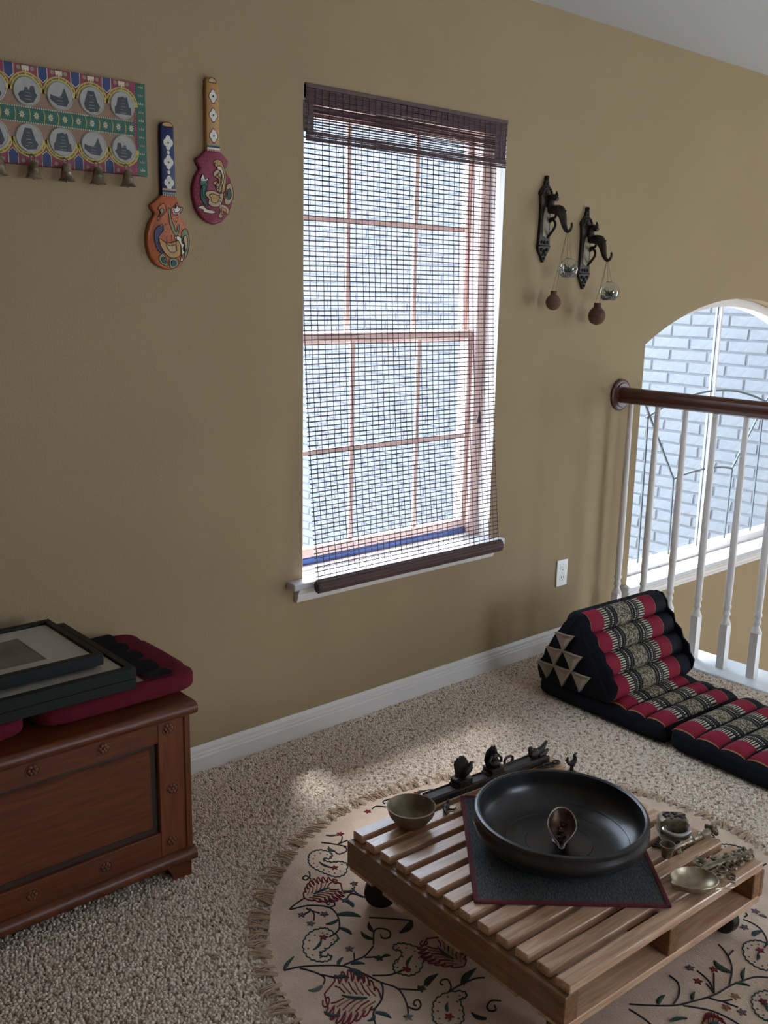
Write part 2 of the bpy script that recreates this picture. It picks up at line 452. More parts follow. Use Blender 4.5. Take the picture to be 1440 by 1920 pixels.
# ------------------------------------------------------------------ carpet pile (nobody could count it)
def carpet_pile():
    rng = np.random.default_rng(3)
    p = 0.0078
    xs = np.arange(0.35, 3.488, p); ys = np.arange(-2.15, -0.017, p)
    gx, gy = np.meshgrid(xs, ys); gx = gx.ravel(); gy = gy.ravel()
    gx = gx+rng.uniform(-.4, .4, gx.size)*p; gy = gy+rng.uniform(-.4, .4, gy.size)*p
    keep = ((gx-1.75)**2+(gy+1.2)**2 > 0.685**2) & ~((gx < 1.05) & (gy > -0.40)) & ~((gx > 2.86) & (gx < 3.2) & (gy < -0.36))
    # only what a camera near the photograph's could see
    keep &= (gy > -0.95-0.62*(gx-0.35)) & (gx < 3.487) & (gy < -0.0165)
    keep &= ~((gx < 1.10) & (gy > -0.42))
    gx = gx[keep]; gy = gy[keep]; n = gx.size
    k = 4
    r = rng.uniform(.0046, .0066, n); h = rng.uniform(.005, .0085, n); a0 = rng.uniform(0, 6.28, n)
    V = np.zeros((n, 2*k+1, 3))
    for i in range(k):
        a = a0+2*PI*i/k
        V[:, i, 0] = gx+r*np.cos(a); V[:, i, 1] = gy+r*np.sin(a); V[:, i, 2] = -0.004
        V[:, k+i, 0] = gx+.75*r*np.cos(a+.3)+rng.uniform(-.0012, .0012, n); V[:, k+i, 1] = gy+.75*r*np.sin(a+.3); V[:, k+i, 2] = -0.004+.7*h
    V[:, 2*k, 0] = gx+rng.uniform(-.001, .001, n); V[:, 2*k, 1] = gy; V[:, 2*k, 2] = -0.004+h
    t = []
    for i in range(k):
        j = (i+1) % k
        t += [(i, j, k+j), (i, k+j, k+i), (k+i, k+j, 2*k)]
    T = (np.array(t)[None]+(np.arange(n)*(2*k+1))[:, None, None]).reshape(-1, 3)
    me = bpy.data.meshes.new('carpet_pile')
    me.vertices.add(n*(2*k+1)); me.vertices.foreach_set('co', V.reshape(-1))
    me.loops.add(T.size); me.loops.foreach_set('vertex_index', T.reshape(-1).astype(np.int32))
    me.polygons.add(len(T)); me.polygons.foreach_set('loop_start', np.arange(0, T.size, 3, dtype=np.int32))
    me.polygons.foreach_set('use_smooth', np.ones(len(T), dtype=bool))
    me.update(); me.validate()
    me.materials.append(M('carpet_pile'))
    tag(link('carpet_pile', me), 'speckled beige and brown cut pile carpet covering the loft floor', 'carpet', kind='stuff')
carpet_pile()

# ------------------------------------------------------------------ main window
w1 = struct('window_1')
def bar(n, x0, x1, y0, y1, z0, z1, m, p, bev=0.003):
    return MB().box(x0, x1, y0, y1, z0, z1).build(n, m, p, bevel=bev, angle=30)
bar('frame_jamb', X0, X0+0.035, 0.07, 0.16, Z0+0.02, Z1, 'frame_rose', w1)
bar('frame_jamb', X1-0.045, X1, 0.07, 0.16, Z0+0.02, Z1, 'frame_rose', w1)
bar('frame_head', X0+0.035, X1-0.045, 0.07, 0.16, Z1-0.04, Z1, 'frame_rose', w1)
bar('frame_sill', X0+0.035, X1-0.045, 0.06, 0.16, Z0+0.02, Z0+0.035, 'trim_white', w1)
bar('window_track', X0+0.035, X1-0.045, 0.088, 0.15, Z0+0.035, Z0+0.058, 'track_blue_reflection', w1)
GX0, GX1 = X0+0.035, X1-0.045
def sash(name, y, z0, z1, zr, rb, rt):
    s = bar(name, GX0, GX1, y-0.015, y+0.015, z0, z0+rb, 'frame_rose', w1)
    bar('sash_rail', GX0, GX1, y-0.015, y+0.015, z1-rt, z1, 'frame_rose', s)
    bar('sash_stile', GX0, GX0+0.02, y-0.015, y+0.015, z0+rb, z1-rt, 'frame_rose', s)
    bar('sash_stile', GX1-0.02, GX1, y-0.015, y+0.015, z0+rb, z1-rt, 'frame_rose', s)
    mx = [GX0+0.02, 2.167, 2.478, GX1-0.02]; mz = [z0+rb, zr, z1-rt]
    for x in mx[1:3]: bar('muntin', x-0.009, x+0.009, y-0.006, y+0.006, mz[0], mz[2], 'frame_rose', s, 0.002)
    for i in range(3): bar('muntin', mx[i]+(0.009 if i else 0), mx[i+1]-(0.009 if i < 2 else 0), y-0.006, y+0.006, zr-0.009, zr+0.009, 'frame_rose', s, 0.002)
    for i in range(3):
        for j in range(2):
            MB().box(mx[i], mx[i+1], y-0.002, y+0.002, mz[j], mz[j+1]).build('pane', 'window_glass', s, angle=0)
sash('sash_lower', 0.105, Z0+0.058, 1.355, 0.955, 0.035, 0.03)
sash('sash_upper', 0.138, 1.315, Z1-0.04, 1.718, 0.032, 0.03)
for xa, xb, za, zb in ((X0, X0+0.002, Z0+0.024, Z1), (X1-0.002, X1, Z0+0.024, Z1), (X0+0.002, X1-0.002, Z1-0.002, Z1)):
    MB().box(xa, xb, 0.001, 0.07, za, zb).build('reveal', 'trim_white', w1, angle=0)
# stool with horns and apron
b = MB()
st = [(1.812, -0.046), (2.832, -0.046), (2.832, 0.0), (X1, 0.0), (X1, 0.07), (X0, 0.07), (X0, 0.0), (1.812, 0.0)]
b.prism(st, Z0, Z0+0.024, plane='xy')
b.build('window_stool', 'stool_trim_dimmed', w1, bevel=0.003)
ap = [(0.0, 0.484), (-0.013, 0.484), (-0.02, 0.50), (-0.02, 0.512), (-0.027, 0.522), (-0.030, Z0), (0.0, Z0)]
MB().prism(ap, 1.845, 2.80, plane='yz').build('window_apron', 'trim_white', w1, angle=25)

# ------------------------------------------------------------------ arched window
w2 = struct('window_2')
yg = 0.10
inn = arch_loop(0.04); out = arch_loop(0.0)
b = MB(); n = len(out)
vs = [(p[0], yg-0.02, p[1]) for p in out]+[(p[0], yg-0.02, p[1]) for p in inn]+[(p[0], yg+0.05, p[1]) for p in out]+[(p[0], yg+0.05, p[1]) for p in inn]
fs = []
for i in range(n):
    j = (i+1) % n
    fs += [(i, j, n+j, n+i), (2*n+i, 3*n+i, 3*n+j, 2*n+j), (n+i, n+j, 3*n+j, 3*n+i), (i, 2*n+i, 2*n+j, j)]
b.add(vs, fs); b.build('arch_frame', 'trim_white', w2, angle=30)
for side in (0, 1):
    pts = [p for p in arch_loop(0.04, 48) if (p[0] <= AC-0.02 if side == 0 else p[0] >= AC-0.02)]
    zt = arch_z(AC-0.02, 0.04)
    if side == 0: pts = [(AC-0.02, AB+0.04), (AC-0.02, zt)]+[p for p in pts if p[1] > AB+0.05]+[(AC-AH+0.04, AB+0.04)]
    else: pts = [(AC-0.02, AB+0.04)]+pts+[(AC-0.02, zt)]
    MB().prism(pts, yg+0.010, yg+0.014).build('pane', 'window_glass', w2, angle=0)
def came(pts, wd=0.008):
    p = [(x, yg+0.012, z) for x, z in pts]
    MB().tube(spline(p, 5) if len(p) > 2 else p, wd*0.75, n=6).build('lead_came', 'lead_came', w2)
mb = MB().box(AC-0.027, AC-0.013, yg-0.004, yg+0.03, AB+0.04, arch_z(AC-0.02, 0.04))
mb.build('center_mullion', 'trim_white', w2, bevel=0.002)
came([(AC-0.035, AB+0.04), (AC-0.035, arch_z(AC-0.03, 0.04))], 0.006)
came([(3.995, AB+0.04), (3.985, 0.935)]); came([(4.262, AB+0.04), (4.25, 0.612)]); came([(4.80, AB+0.04), (4.81, 0.607)]); came([(5.075, AB+0.04), (5.08, 0.86)])
came([(3.945, 1.01), (3.972, 0.975), (4.25, 0.612)]); came([(5.15, 1.0), (5.02, 0.855), (4.81, 0.607)])
came([(3.972, 0.935), (4.10, 0.975), (4.30, 1.015), (4.53, 1.033), (4.76, 1.02), (4.95, 0.985), (5.10, 0.945)])
came([(4.25, 0.612), (4.39, 0.628), (4.53, 0.633), (4.67, 0.628), (4.81, 0.607)])
MB().prism([(3.70, -0.045), (5.41, -0.045), (5.41, 0.0), (AC+AH, 0.0), (AC+AH, yg-0.02), (AC-AH, yg-0.02), (AC-AH, 0.0), (3.70, 0.0)], 0.163, 0.187, plane='xy').build('window_stool', 'stool_trim_dimmed', w2, bevel=0.003)
ap = [(0.0, 0.105), (-0.012, 0.105), (-0.014, 0.118), (-0.024, 0.126), (-0.024, 0.14), (-0.032, 0.148), (-0.036, 0.163), (0.0, 0.163)]
MB().prism(ap, 3.725, 5.39, plane='yz').build('window_apron', 'trim_white', w2, angle=25)

# ------------------------------------------------------------------ brick wing outside, seen through both windows
BX, BL, BH, BD = 5.70, 0.268, 0.0767, 0.09
wing = tag(MB().box(BX+0.008, BX+0.25, 0.17, 9.0, -3.2, 3.7).build('wall_exterior', 'mortar_grey', angle=0), kind='structure')
bm_var = []
for k in range(6):
    b = MB()
    j = lambda a: random.uniform(-a, a)
    L_, H_ = BL-0.012, BH-0.012
    vs = []
    for (dx, s_) in ((0.0, 0.93), (0.006, 1.0), (0.02, 1.0)):
        for (sy, sz) in ((-1, -1), (0.1, -1.0), (1, -1), (1, 1), (0.0, 1.0), (-1, 1)):
            e = 0.006 if dx == 0 else 0.0
            vs.append((dx+j(0.001), sy*(L_/2-e)+j(0.003), sz*(H_/2-e)+j(0.002)))
    fs = [(5, 4, 3, 2, 1, 0)]
    for q in range(2):
        for i in range(6):
            i2 = (i+1) % 6; fs.append((q*6+i, q*6+i2, q*6+6+i2, q*6+6+i))
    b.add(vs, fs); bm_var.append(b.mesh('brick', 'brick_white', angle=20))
cells = []
row = 0; z = -3.1
while z < 3.6:
    off = (BL/2 if row % 2 else 0)
    y = 0.17+BL/2+off
    while y < 8.8:
        cells.append((y, z)); y += BL
    z += BH; row += 1
near = sorted(cells, key=lambda c: (c[0]-0.8)**2*0.8+((c[1]-0.6)*0.85)**2)
pick = set(near[:290])
rest = MB()
for c in cells:
    y, z = c
    if c in pick:
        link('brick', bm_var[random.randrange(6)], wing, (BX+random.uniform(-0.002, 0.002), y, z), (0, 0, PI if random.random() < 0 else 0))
    elif z > -2.2:
        me = bm_var[random.randrange(6)]
        k = len(rest.v)
        rest.v += [(v.co.x+BX, v.co.y+y, v.co.z+z) for v in me.vertices]
        for p in me.polygons: rest.f.append(tuple(i+k for i in p.vertices)); rest.m.append(0)
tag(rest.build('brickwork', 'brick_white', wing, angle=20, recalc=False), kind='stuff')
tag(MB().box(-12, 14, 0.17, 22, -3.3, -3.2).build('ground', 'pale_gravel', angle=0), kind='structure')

# ================================================================== woven blind
bl = thing('woven_blind', 'dark brown woven wood blind hanging over the tall window, its bottom swung into the room', 'blind', (2.3325, 0.03, Z1))
def panel_y(z):
    pts = [(1.95, 0.034), (1.70, 0.028), (1.30, 0.006), (0.97, -0.018), (0.60, -0.058), (0.50, -0.072)]
    for (a, ya), (b_, yb) in zip(pts, pts[1:]):
        if z >= b_: return ya+(yb-ya)*(a-z)/(a-b_)
    return -0.07
def rel(x, y, z): return (x-2.3325, y-0.03, z-Z1)
slat_me = []
for k in range(4):
    b = MB(); n = 10; ph = random.uniform(0, 6); hw = 0.443
    path = [(-hw+2*hw*i/n, random.uniform(-.0006, .0006), 0.0009*math.sin(i*.9+ph)) for i in range(n+1)]
    b.tube(path, [random.uniform(0.0018, 0.0022) for _ in path], n=5)
    slat_me.append(b.mesh('slat', 'blind_wood', angle=60))
z = 1.945; i = 0
while z > 0.566:
    o = link('slat', slat_me[i % 4], bl, rel(2.3305, panel_y(z), z), (0, random.uniform(-0.0006, 0.0006), 0)); z -= 0.0152; i += 1
zs = [1.955, 1.8, 1.6, 1.4, 1.2, 1.0, 0.8, 0.65, 0.55]
for k in range(34):
    x = 1.893+k*(2.768-1.893)/33+random.uniform(-.002, .002)
    MB().tube([rel(x+0.003*math.sin(zz*3+k*.4), panel_y(zz)-0.002, zz) for zz in zs], 0.0013 if k % 7 else 0.0017, n=4).build('thread', 'blind_thread', bl)
# bottom rail: a rolled slat bundle
b = MB(); b.lathe([(0.019, -0.448), (0.021, -0.44), (0.021, 0.44), (0.019, 0.448)], n=14, T=Matrix.Rotation(PI/2, 3, 'Y') @ Matrix.Diagonal((1, 0.75, 1)))
br = b.build('bottom_rail', 'blind_wood', bl); br.location = rel(2.333, -0.069, 0.545)
for q in range(11):
    a = q*2*PI/11
    MB().tube([(-0.445, 0.0150*math.cos(a), 0.0205*math.sin(a)), (0.445, 0.0150*math.cos(a), 0.0205*math.sin(a))], 0.0036, n=5).build('slat', 'blind_wood', br)
# head rail and valance
MB().box(-0.452, 0.452, -0.02, 0.03, -0.042, -0.003).build('head_rail', 'blind_wood', bl, bevel=0.003)
va = MB().box(-0.450, 0.450, -0.036, -0.030, -0.014, -0.001).build('valance', 'blind_wood', bl, bevel=0.001)
i = 0
def vslat(y, dz, zs_, tilt):
    global i
    o = link('slat', slat_me[i % 4], va, (0, y, dz), (0, tilt, 0)); o.scale = (1.012, 1.0, zs_); i += 1
for k in range(9): vslat(-0.033, -0.0165-k*0.0043, 1.12, random.uniform(-.0008, .0008))
dz = -0.0545
while dz > -0.134:
    vslat(-0.033, dz, 1.05, random.uniform(-.001, .001)); dz -= 0.0152
dz = -0.060
while dz > -0.15:
    vslat(-0.012, dz, 1.05, 0.0042+random.uniform(-.001, .001)); dz -= 0.0150
dz = -0.057
while dz > -0.088:
    vslat(-0.022, dz, 1.1, 0.003); dz -= 0.0074
dz = -0.056
while dz > -0.10:
    vslat(-0.004, dz, 1.0, -0.006+random.uniform(-.001, .001)); dz -= 0.0146
for k in range(7): vslat(-0.034, -0.1365-k*0.0043, 1.12, random.uniform(-.0005, .0005))
for k in range(34):
    x = -0.44+k*0.88/33
    MB().tube([(x, -0.0352, -0.012), (x, -0.0352, -0.163)], 0.0011, n=4).build('thread', 'blind_thread', va)
for xa in (-0.445, -0.425, 0.402, 0.421, 0.440):
    MB().box(xa-0.010, xa+0.008, -0.0315, -0.0305, -0.135, -0.05).build('edge_tape', 'blind_wood', va, angle=0)
# pull cord and tassel, behind the weave
cp = [rel(2.665, 0.045, 2.0), rel(2.668, 0.03, 1.5), rel(2.678, 0.0, 1.06)]
cd = MB().tube(cp, 0.0013, n=5).build('pull_cord', 'blind_thread', bl)
MB().lathe([(0.002, 0.03), (0.005, 0.026), (0.005, 0.016), (0.009, 0.0), (0.010, -0.012), (0.008, -0.016)], rel(2.678, -0.022, 1.035), n=12).build('tassel', 'blind_wood', cd)

# ================================================================== balustrade
rl = thing('balustrade', 'white turned balusters under a dark mahogany handrail at the loft edge', 'railing', (3.585, 0, 0))
sec = [(-0.020, -0.032), (-0.032, -0.026), (-0.034, -0.012), (-0.027, -0.004), (-0.033, 0.006), (-0.033, 0.020), (-0.022, 0.030), (0.0, 0.034)]
sec = sec+[(-x, z) for x, z in sec[-2::-1]]
b = MB(); b.prism([(x, z+1.075) for x, z in sec], -0.018, -3.2); b.build('handrail', 'mahogany', rl, angle=40)
b = MB(); T = Matrix.Rotation(PI/2, 3, 'X')
b.lathe([(0.060, 0.0), (0.068, 0.004), (0.068, 0.010), (0.060, 0.015), (0.054, 0.015), (0.050, 0.020), (0.03, 0.020)], (0, 0, 0), n=32, T=T)
ro = b.build('rosette', 'mahogany', rl); ro.location = (0, 0.0, 1.075)
b = MB()
s = 0.0165
for (za, zb) in ((0.0, 0.19),):
    b.box(-s, s, -s, s, za, zb)
b.lathe([(0.0175, 0.186), (0.022, 0.19), (0.0165, 0.203), (0.0115, 0.214), (0.0115, 0.222), (0.0155, 0.228), (0.0155, 0.235), (0.012, 0.243), (0.012, 0.252), (0.0165, 0.258), (0.0165, 0.266), (0.0135, 0.272), (0.0150, 0.36), (0.0150, 0.55), (0.0125, 0.80), (0.0105, 1.046)], n=14)
bal_me = b.mesh('baluster', 'trim_white', angle=40)
for k in range(23):
    link('baluster', bal_me, rl, (0, -0.062-0.1333*k, 0.006), (0, 0, 0))

# ================================================================== outlet
ot = thing('wall_outlet', 'white double electrical outlet low on the yellow wall', 'outlet', (3.2565, 0, 0.333))
MB().box(-0.036, 0.036, -0.006, 0.0, -0.058, 0.058).build('cover_plate', 'white_plastic', ot, bevel=0.002)
for zz in (0.022, -0.022):
    b = MB(); pts = [(0.017*math.cos(a), 0.0145*math.sin(a)+zz) for a in [2*PI*i/20 for i in range(20)]]
    r_ = b.prism(pts, -0.0075, -0.005).build('receptacle', 'white_plastic', ot)
    for (dx, dw, dh) in ((-0.0065, 0.0012, 0.005), (0.0065, 0.0012, 0.004)):
        MB().box(dx-dw, dx+dw, -0.0082, -0.007, zz+0.003-dh, zz+0.003+dh).build('slot', 'slot_dark', r_, angle=0)
    MB().prism([(0.0026*math.cos(2*PI*i/10), zz-0.008+0.0026*math.sin(2*PI*i/10)) for i in range(10)], -0.0082, -0.007).build('slot', 'slot_dark', r_, angle=0)
MB().prism([(0.003*math.cos(2*PI*i/10), 0.003*math.sin(2*PI*i/10)) for i in range(10)], -0.0075, -0.005).build('screw', 'screw_metal', ot)

# ================================================================== animal hook brackets
def bracket(x, z, label):
    t = thing('wall_hook', label, 'wall hook', (x, 0, z), group='carved animal hooks right of the window')
    # backplate outline, mirrored; heights relative to the plate's middle
    hw = [(0.158, 0.004), (0.150, 0.008), (0.143, 0.005), (0.134, 0.012), (0.126, 0.011), (0.112, 0.024), (0.100, 0.036), (0.090, 0.038), (0.084, 0.033), (0.05, 0.029), (0.0, 0.028), (-0.06, 0.030), (-0.092, 0.033), (-0.100, 0.035), (-0.110, 0.033), (-0.125, 0.022), (-0.142, 0.010), (-0.150, 0.009), (-0.158, 0.003)]
    pl = [(w, h) for h, w in hw]+[(-w, h) for h, w in hw[::-1]]
    MB().prism(pl, 0.0, -0.013).build('backplate', 'dark_iron', t, bevel=0.0015, angle=40)
    MB().prism([(0.017, -0.058), (0.020, -0.02), (0.018, 0.02), (0.012, 0.042), (-0.006, 0.044), (-0.015, 0.02), (-0.018, -0.02), (-0.016, -0.06), (0.0, -0.068)], -0.011, -0.0155).build('inlay', 'inlay_tan', t, bevel=0.001)
    b = MB()
    for i in range(9):
        a = PI*i/8; b.ball((0.027*math.cos(a), -0.014, 0.090+0.026*math.sin(a)), 0.005, 7, 5)
    b.ball((0, -0.014, 0.098), (0.011, 0.006, 0.011), 10, 6); b.tube([(-0.034, -0.015, 0.088), (0.034, -0.015, 0.088)], 0.0035, n=6)
    for hz, r in ((0.128, 0.007), (0.142, 0.0055), (0.152, 0.006)): b.ball((0, -0.012, hz), r, 8, 6)
    b.build('crest_ornament', 'dark_iron', t)
    b = MB(); b.tube([(-0.031, -0.015, -0.097), (0.031, -0.015, -0.097)], 0.0035, n=6)
    for dx, hz, r in ((-0.016, -0.111, 0.007), (0.016, -0.111, 0.007), (0, -0.118, 0.008), (-0.008, -0.13, 0.005), (0.008, -0.13, 0.005), (0, -0.143, 0.006), (-0.017, -0.084, 0.006), (0.017, -0.084, 0.006), (0, -0.084, 0.007)): b.ball((dx, -0.014, hz), r, 8, 5)
    b.build('lower_ornament', 'dark_iron', t)
    z0 = 1.7685
    Q = lambda pts: [(0.018, y, zz-z0) for y, zz in pts]
    b = MB()
    b.tube(spline(Q([(-0.010, 1.802), (-0.024, 1.803), (-0.045, 1.803), (-0.065, 1.799), (-0.078, 1.778), (-0.086, 1.752), (-0.096, 1.730), (-0.107, 1.723), (-0.118, 1.728), (-0.124, 1.742), (-0.122, 1.753)]), 4), rk([0.013, 0.0150, 0.0175, 0.0195, 0.0160, 0.012, 0.008, 0.0065, 0.0055, 0.005, 0.004], 4), n=10)
    b.tube(Q([(-0.075, 1.795), (-0.086, 1.794), (-0.096, 1.799)]), [0.008, 0.004, 0.001], n=6)
    body = b.build('animal_body', 'dark_iron', t)
    b = MB(); b.tube(spline(Q([(-0.028, 1.796), (-0.019, 1.815), (-0.018, 1.836), (-0.032, 1.848), (-0.050, 1.840)]), 4), rk([0.016, 0.0155, 0.0155, 0.0135, 0.008], 4), n=10)
    b.tube(Q([(-0.036, 1.846), (-0.046, 1.857), (-0.043, 1.870)]), [0.010, 0.007, 0.002], n=7)
    b.tube(Q([(-0.020, 1.843), (-0.028, 1.834), (-0.022, 1.826)]), [0.007, 0.006, 0.002], n=6)
    b.build('animal_head', 'dark_iron', t)
    b = MB(); b.tube(spline(Q([(-0.05, 1.793), (-0.042, 1.775), (-0.024, 1.772), (-0.020, 1.760), (-0.030, 1.768), (-0.044, 1.757), (-0.044, 1.740), (-0.030, 1.722), (-0.010, 1.702)]), 4), 0.0052, n=8)
    b.build('brace_scroll', 'dark_iron', t)
    return t
bracket(3.010, 1.7685, 'dark carved animal hook on the wall nearest the window, hung a little higher')
bracket(3.268, 1.6725, 'dark carved animal hook on the wall nearer the arched window, hung a little lower')

def terrarium(x, y, z, r, hook, cut, label, nleaf, big):
    t = thing('hanging_terrarium', label, 'terrarium', (x, y, z), group='glass globe terrariums hung on the animal hooks')
    b = MB(); prof = []
    for i in range(19):
        a = -PI*0.30+(PI*0.5+PI*0.30)*i/18
        prof.append((r*math.cos(a)+1e-4, r*math.sin(a)))
    prof = [(0.001, prof[0][1])]+prof
    b.lathe(prof, n=28, caps=False)
    b.build('glass_globe', 'globe_glass', t)
    zb = prof[0][1]
    b = MB(); b.lathe([(0.002, zb+0.0015), (r*0.56, zb+0.0015), (r*0.80, zb+r*0.28), (r*0.60, zb+r*0.38), (r*0.2, zb+r*0.44), (0.001, zb+r*0.45)], n=20)
    for i in range(26):
        a = random.uniform(0, 6.28); q = random.uniform(0.2, 0.72)*r
        b.ball((q*math.cos(a), q*math.sin(a), zb+r*0.40), random.uniform(0.0025, 0.0045), 6, 4)
    b.build('soil', 'soil', t)
    for i in range(nleaf):
        a = 2*PI*i/nleaf+random.uniform(-.2, .2); el = random.uniform(0.35, 1.25); ln = random.uniform(0.6, 0.95)*big
        c, s_ = math.cos(a), math.sin(a)
        p0 = Vector((0, 0, zb+r*0.40)); p1 = p0+Vector((c*math.cos(el), s_*math.cos(el), math.sin(el)))*ln*0.55
        p2 = p0+Vector((c*math.cos(el*.8), s_*math.cos(el*.8), math.sin(el*.9)))*ln
        MB().tube([p0, (p0+p1)/2, p1, p2], [0.0025, 0.004, 0.0035, 0.0004], n=5).build('leaf', 'succulent', t)
    hk = Vector(hook)-Vector((x, y, z))
    for dx in (-0.012, 0.012):
        MB().tube([hk+Vector((dx*0.2, 0, 0)), (dx, 0, r*0.96)], 0.0009, n=5).build('cord', 'cord', t)
    b = MB(); b.tube([(0.012*math.cos(2*PI*i/14), 0.012*math.sin(2*PI*i/14), r*0.95) for i in range(14)], 0.0014, n=5, closed=True); b.build('cord_ring', 'cord', t)
    return t
terrarium(3.04, -0.112, 1.588, 0.040, (3.028, -0.107, 1.717), 0, 'glass globe with a spiky dark succulent hung on the hook nearest the window', 22, 0.047)
terrarium(3.295, -0.118, 1.506, 0.041, (3.286, -0.107, 1.621), 0, 'glass globe with a small bushy succulent hung on the hook nearer the arched window', 18, 0.042)
def jute_bulb(x, y, z, r, nk, hook, label):
    t = thing('twine_bulb', label, 'ornament', (x, y, z), group='twine wrapped bulbs hung below the hooks')
    prof = [(0.004, -r*1.05), (r*0.6, -r*0.86)]
    for i in range(1, 15):
        a = -0.95+1.95*i/14
        prof.append((r*math.cos(a)+0.0009*(i % 2), r*math.sin(a)*1.05))
    prof += [(r*0.42, r*1.05), (r*0.36, r*1.2), (r*0.36, nk), (r*0.30, nk+0.001)]
    MB().lathe(prof, n=20).build('bulb_body', 'jute', t)
    b = MB()
    for i in range(7):
        zz = r*1.12+i*(nk-r*1.15)/6
        b.tube([(r*0.38*math.cos(2*PI*k/12), r*0.38*math.sin(2*PI*k/12), zz) for k in range(12)], 0.0017, n=5, closed=True)
    b.build('neck_wrap', 'jute', t)
    hk = Vector(hook)-Vector((x, y, z))
    for s_ in (-1, 1):
        MB().tube([hk, hk*0.5+Vector((0, s_*0.004, nk*.4)), Vector((0, s_*r*0.32, nk))], 0.0009, n=5).build('cord', 'cord', t)
jute_bulb(3.022, -0.062, 1.463, 0.0285, 0.042, (3.026, -0.104, 1.717), 'small reddish brown twine wrapped bulb hanging below the hook nearest the window')
jute_bulb(3.278, -0.079, 1.412, 0.034, 0.050, (3.284, -0.104, 1.621), 'larger purplish brown twine wrapped bulb hanging below the hook nearer the arched window')

# ================================================================== painted wall plaque with bells
pq = thing('painted_plaque', 'long painted wooden plaque with round temple pictures and hanging bells', 'plaque', (1.06, 0, 1.895))
PX0, PX1, PZ0, PZ1 = 0.765, 1.347, 1.779, 2.010
def q(x, z): return (x-1.06, z-1.895)
def flat(name, poly, m, parent, y0=-0.016, t=0.0006, **kw):
    return MB().prism([q(*p) for p in poly], y0, y0-t).build(name, m, parent, angle=0, **kw)
MB().box(PX0-1.06, PX1-1.06, -0.016, 0.0, PZ0-1.895, PZ1-1.895).build('board', 'paint_maroon', pq, bevel=0.001)
cols = [1.280-0.0838*i for i in range(6)]
flat('brown_field', rect_loop(PX0+0.028, 1.312, 1.842, 1.948), 'paint_brown', pq, t=0.0004)
gb = flat('green_band', rect_loop(PX0+0.028, 1.312, 1.877, 1.913), 'paint_green', pq, y0=-0.0164, t=0.0006)
for ze in (1.8775, 1.9125):
    b = MB()
    x = PX0+0.03
    while x < 1.310:
        cx, cz = q(x, ze); b.box(cx-0.0014, cx+0.0014, -0.0178, -0.0168, cz-0.0014, cz+0.0014); x += 0.0056
    b.build('dotted_edge', 'paint_cream', gb, angle=0)
x = 1.303
while x > PX0+0.03:
    cx, cz = q(x, 1.895)
    b = MB()
    for k in range(8):
        a = PI/4*k; b.prism([(cx+0.008*math.cos(a+d)*rr, cz+0.010*math.sin(a+d)*rr) for d, rr in ((-.35, .55), (0, 1.0), (.35, .55), (0, .1))], -0.0170, -0.0180)
    b.build('flower_motif', 'paint_cream', gb, angle=0)
    b = MB(); b.prism([(cx-0.0185, cz-0.014), (cx-0.0165, cz-0.014), (cx-0.0135, cz), (cx-0.0165, cz+0.014), (cx-0.0185, cz+0.014), (cx-0.0155, cz)], -0.0170, -0.0176)
    b.build('lattice_line', 'paint_yellow', gb, angle=0)
    x -= 0.0362
temples = [
    [(-0.8, -0.75), (-0.75, -0.15), (-0.6, -0.1), (-0.42, 0.72), (-0.25, 0.62), (0, 0.72), (0.25, 0.62), (0.42, 0.6), (0.6, -0.1), (0.75, -0.2), (0.75, -0.75)],
    [(-0.9, -0.35), (-0.85, 0.05), (-0.6, -0.05), (-0.1, -0.1), (0.1, 0.05), (0.38, 0.65), (0.62, 0.0), (0.75, -0.4), (0.5, -0.8), (-0.3, -0.75)],
    [(-0.75, -0.35), (-0.7, -0.2), (-0.35, 0.75), (0.2, 0.75), (0.5, -0.15), (0.72, -0.45), (0.5, -0.85), (-0.2, -0.95), (-0.65, -0.7)],
    [(-0.88, -0.2), (-0.7, -0.1), (-0.6, 0.45), (-0.3, 0.45), (-0.2, 0.05), (0.0, 0.3), (0.15, 0.3), (0.25, 0.0), (0.5, -0.05), (0.75, -0.3), (0.6, -0.7), (0.1, -0.95), (-0.5, -0.8)]]
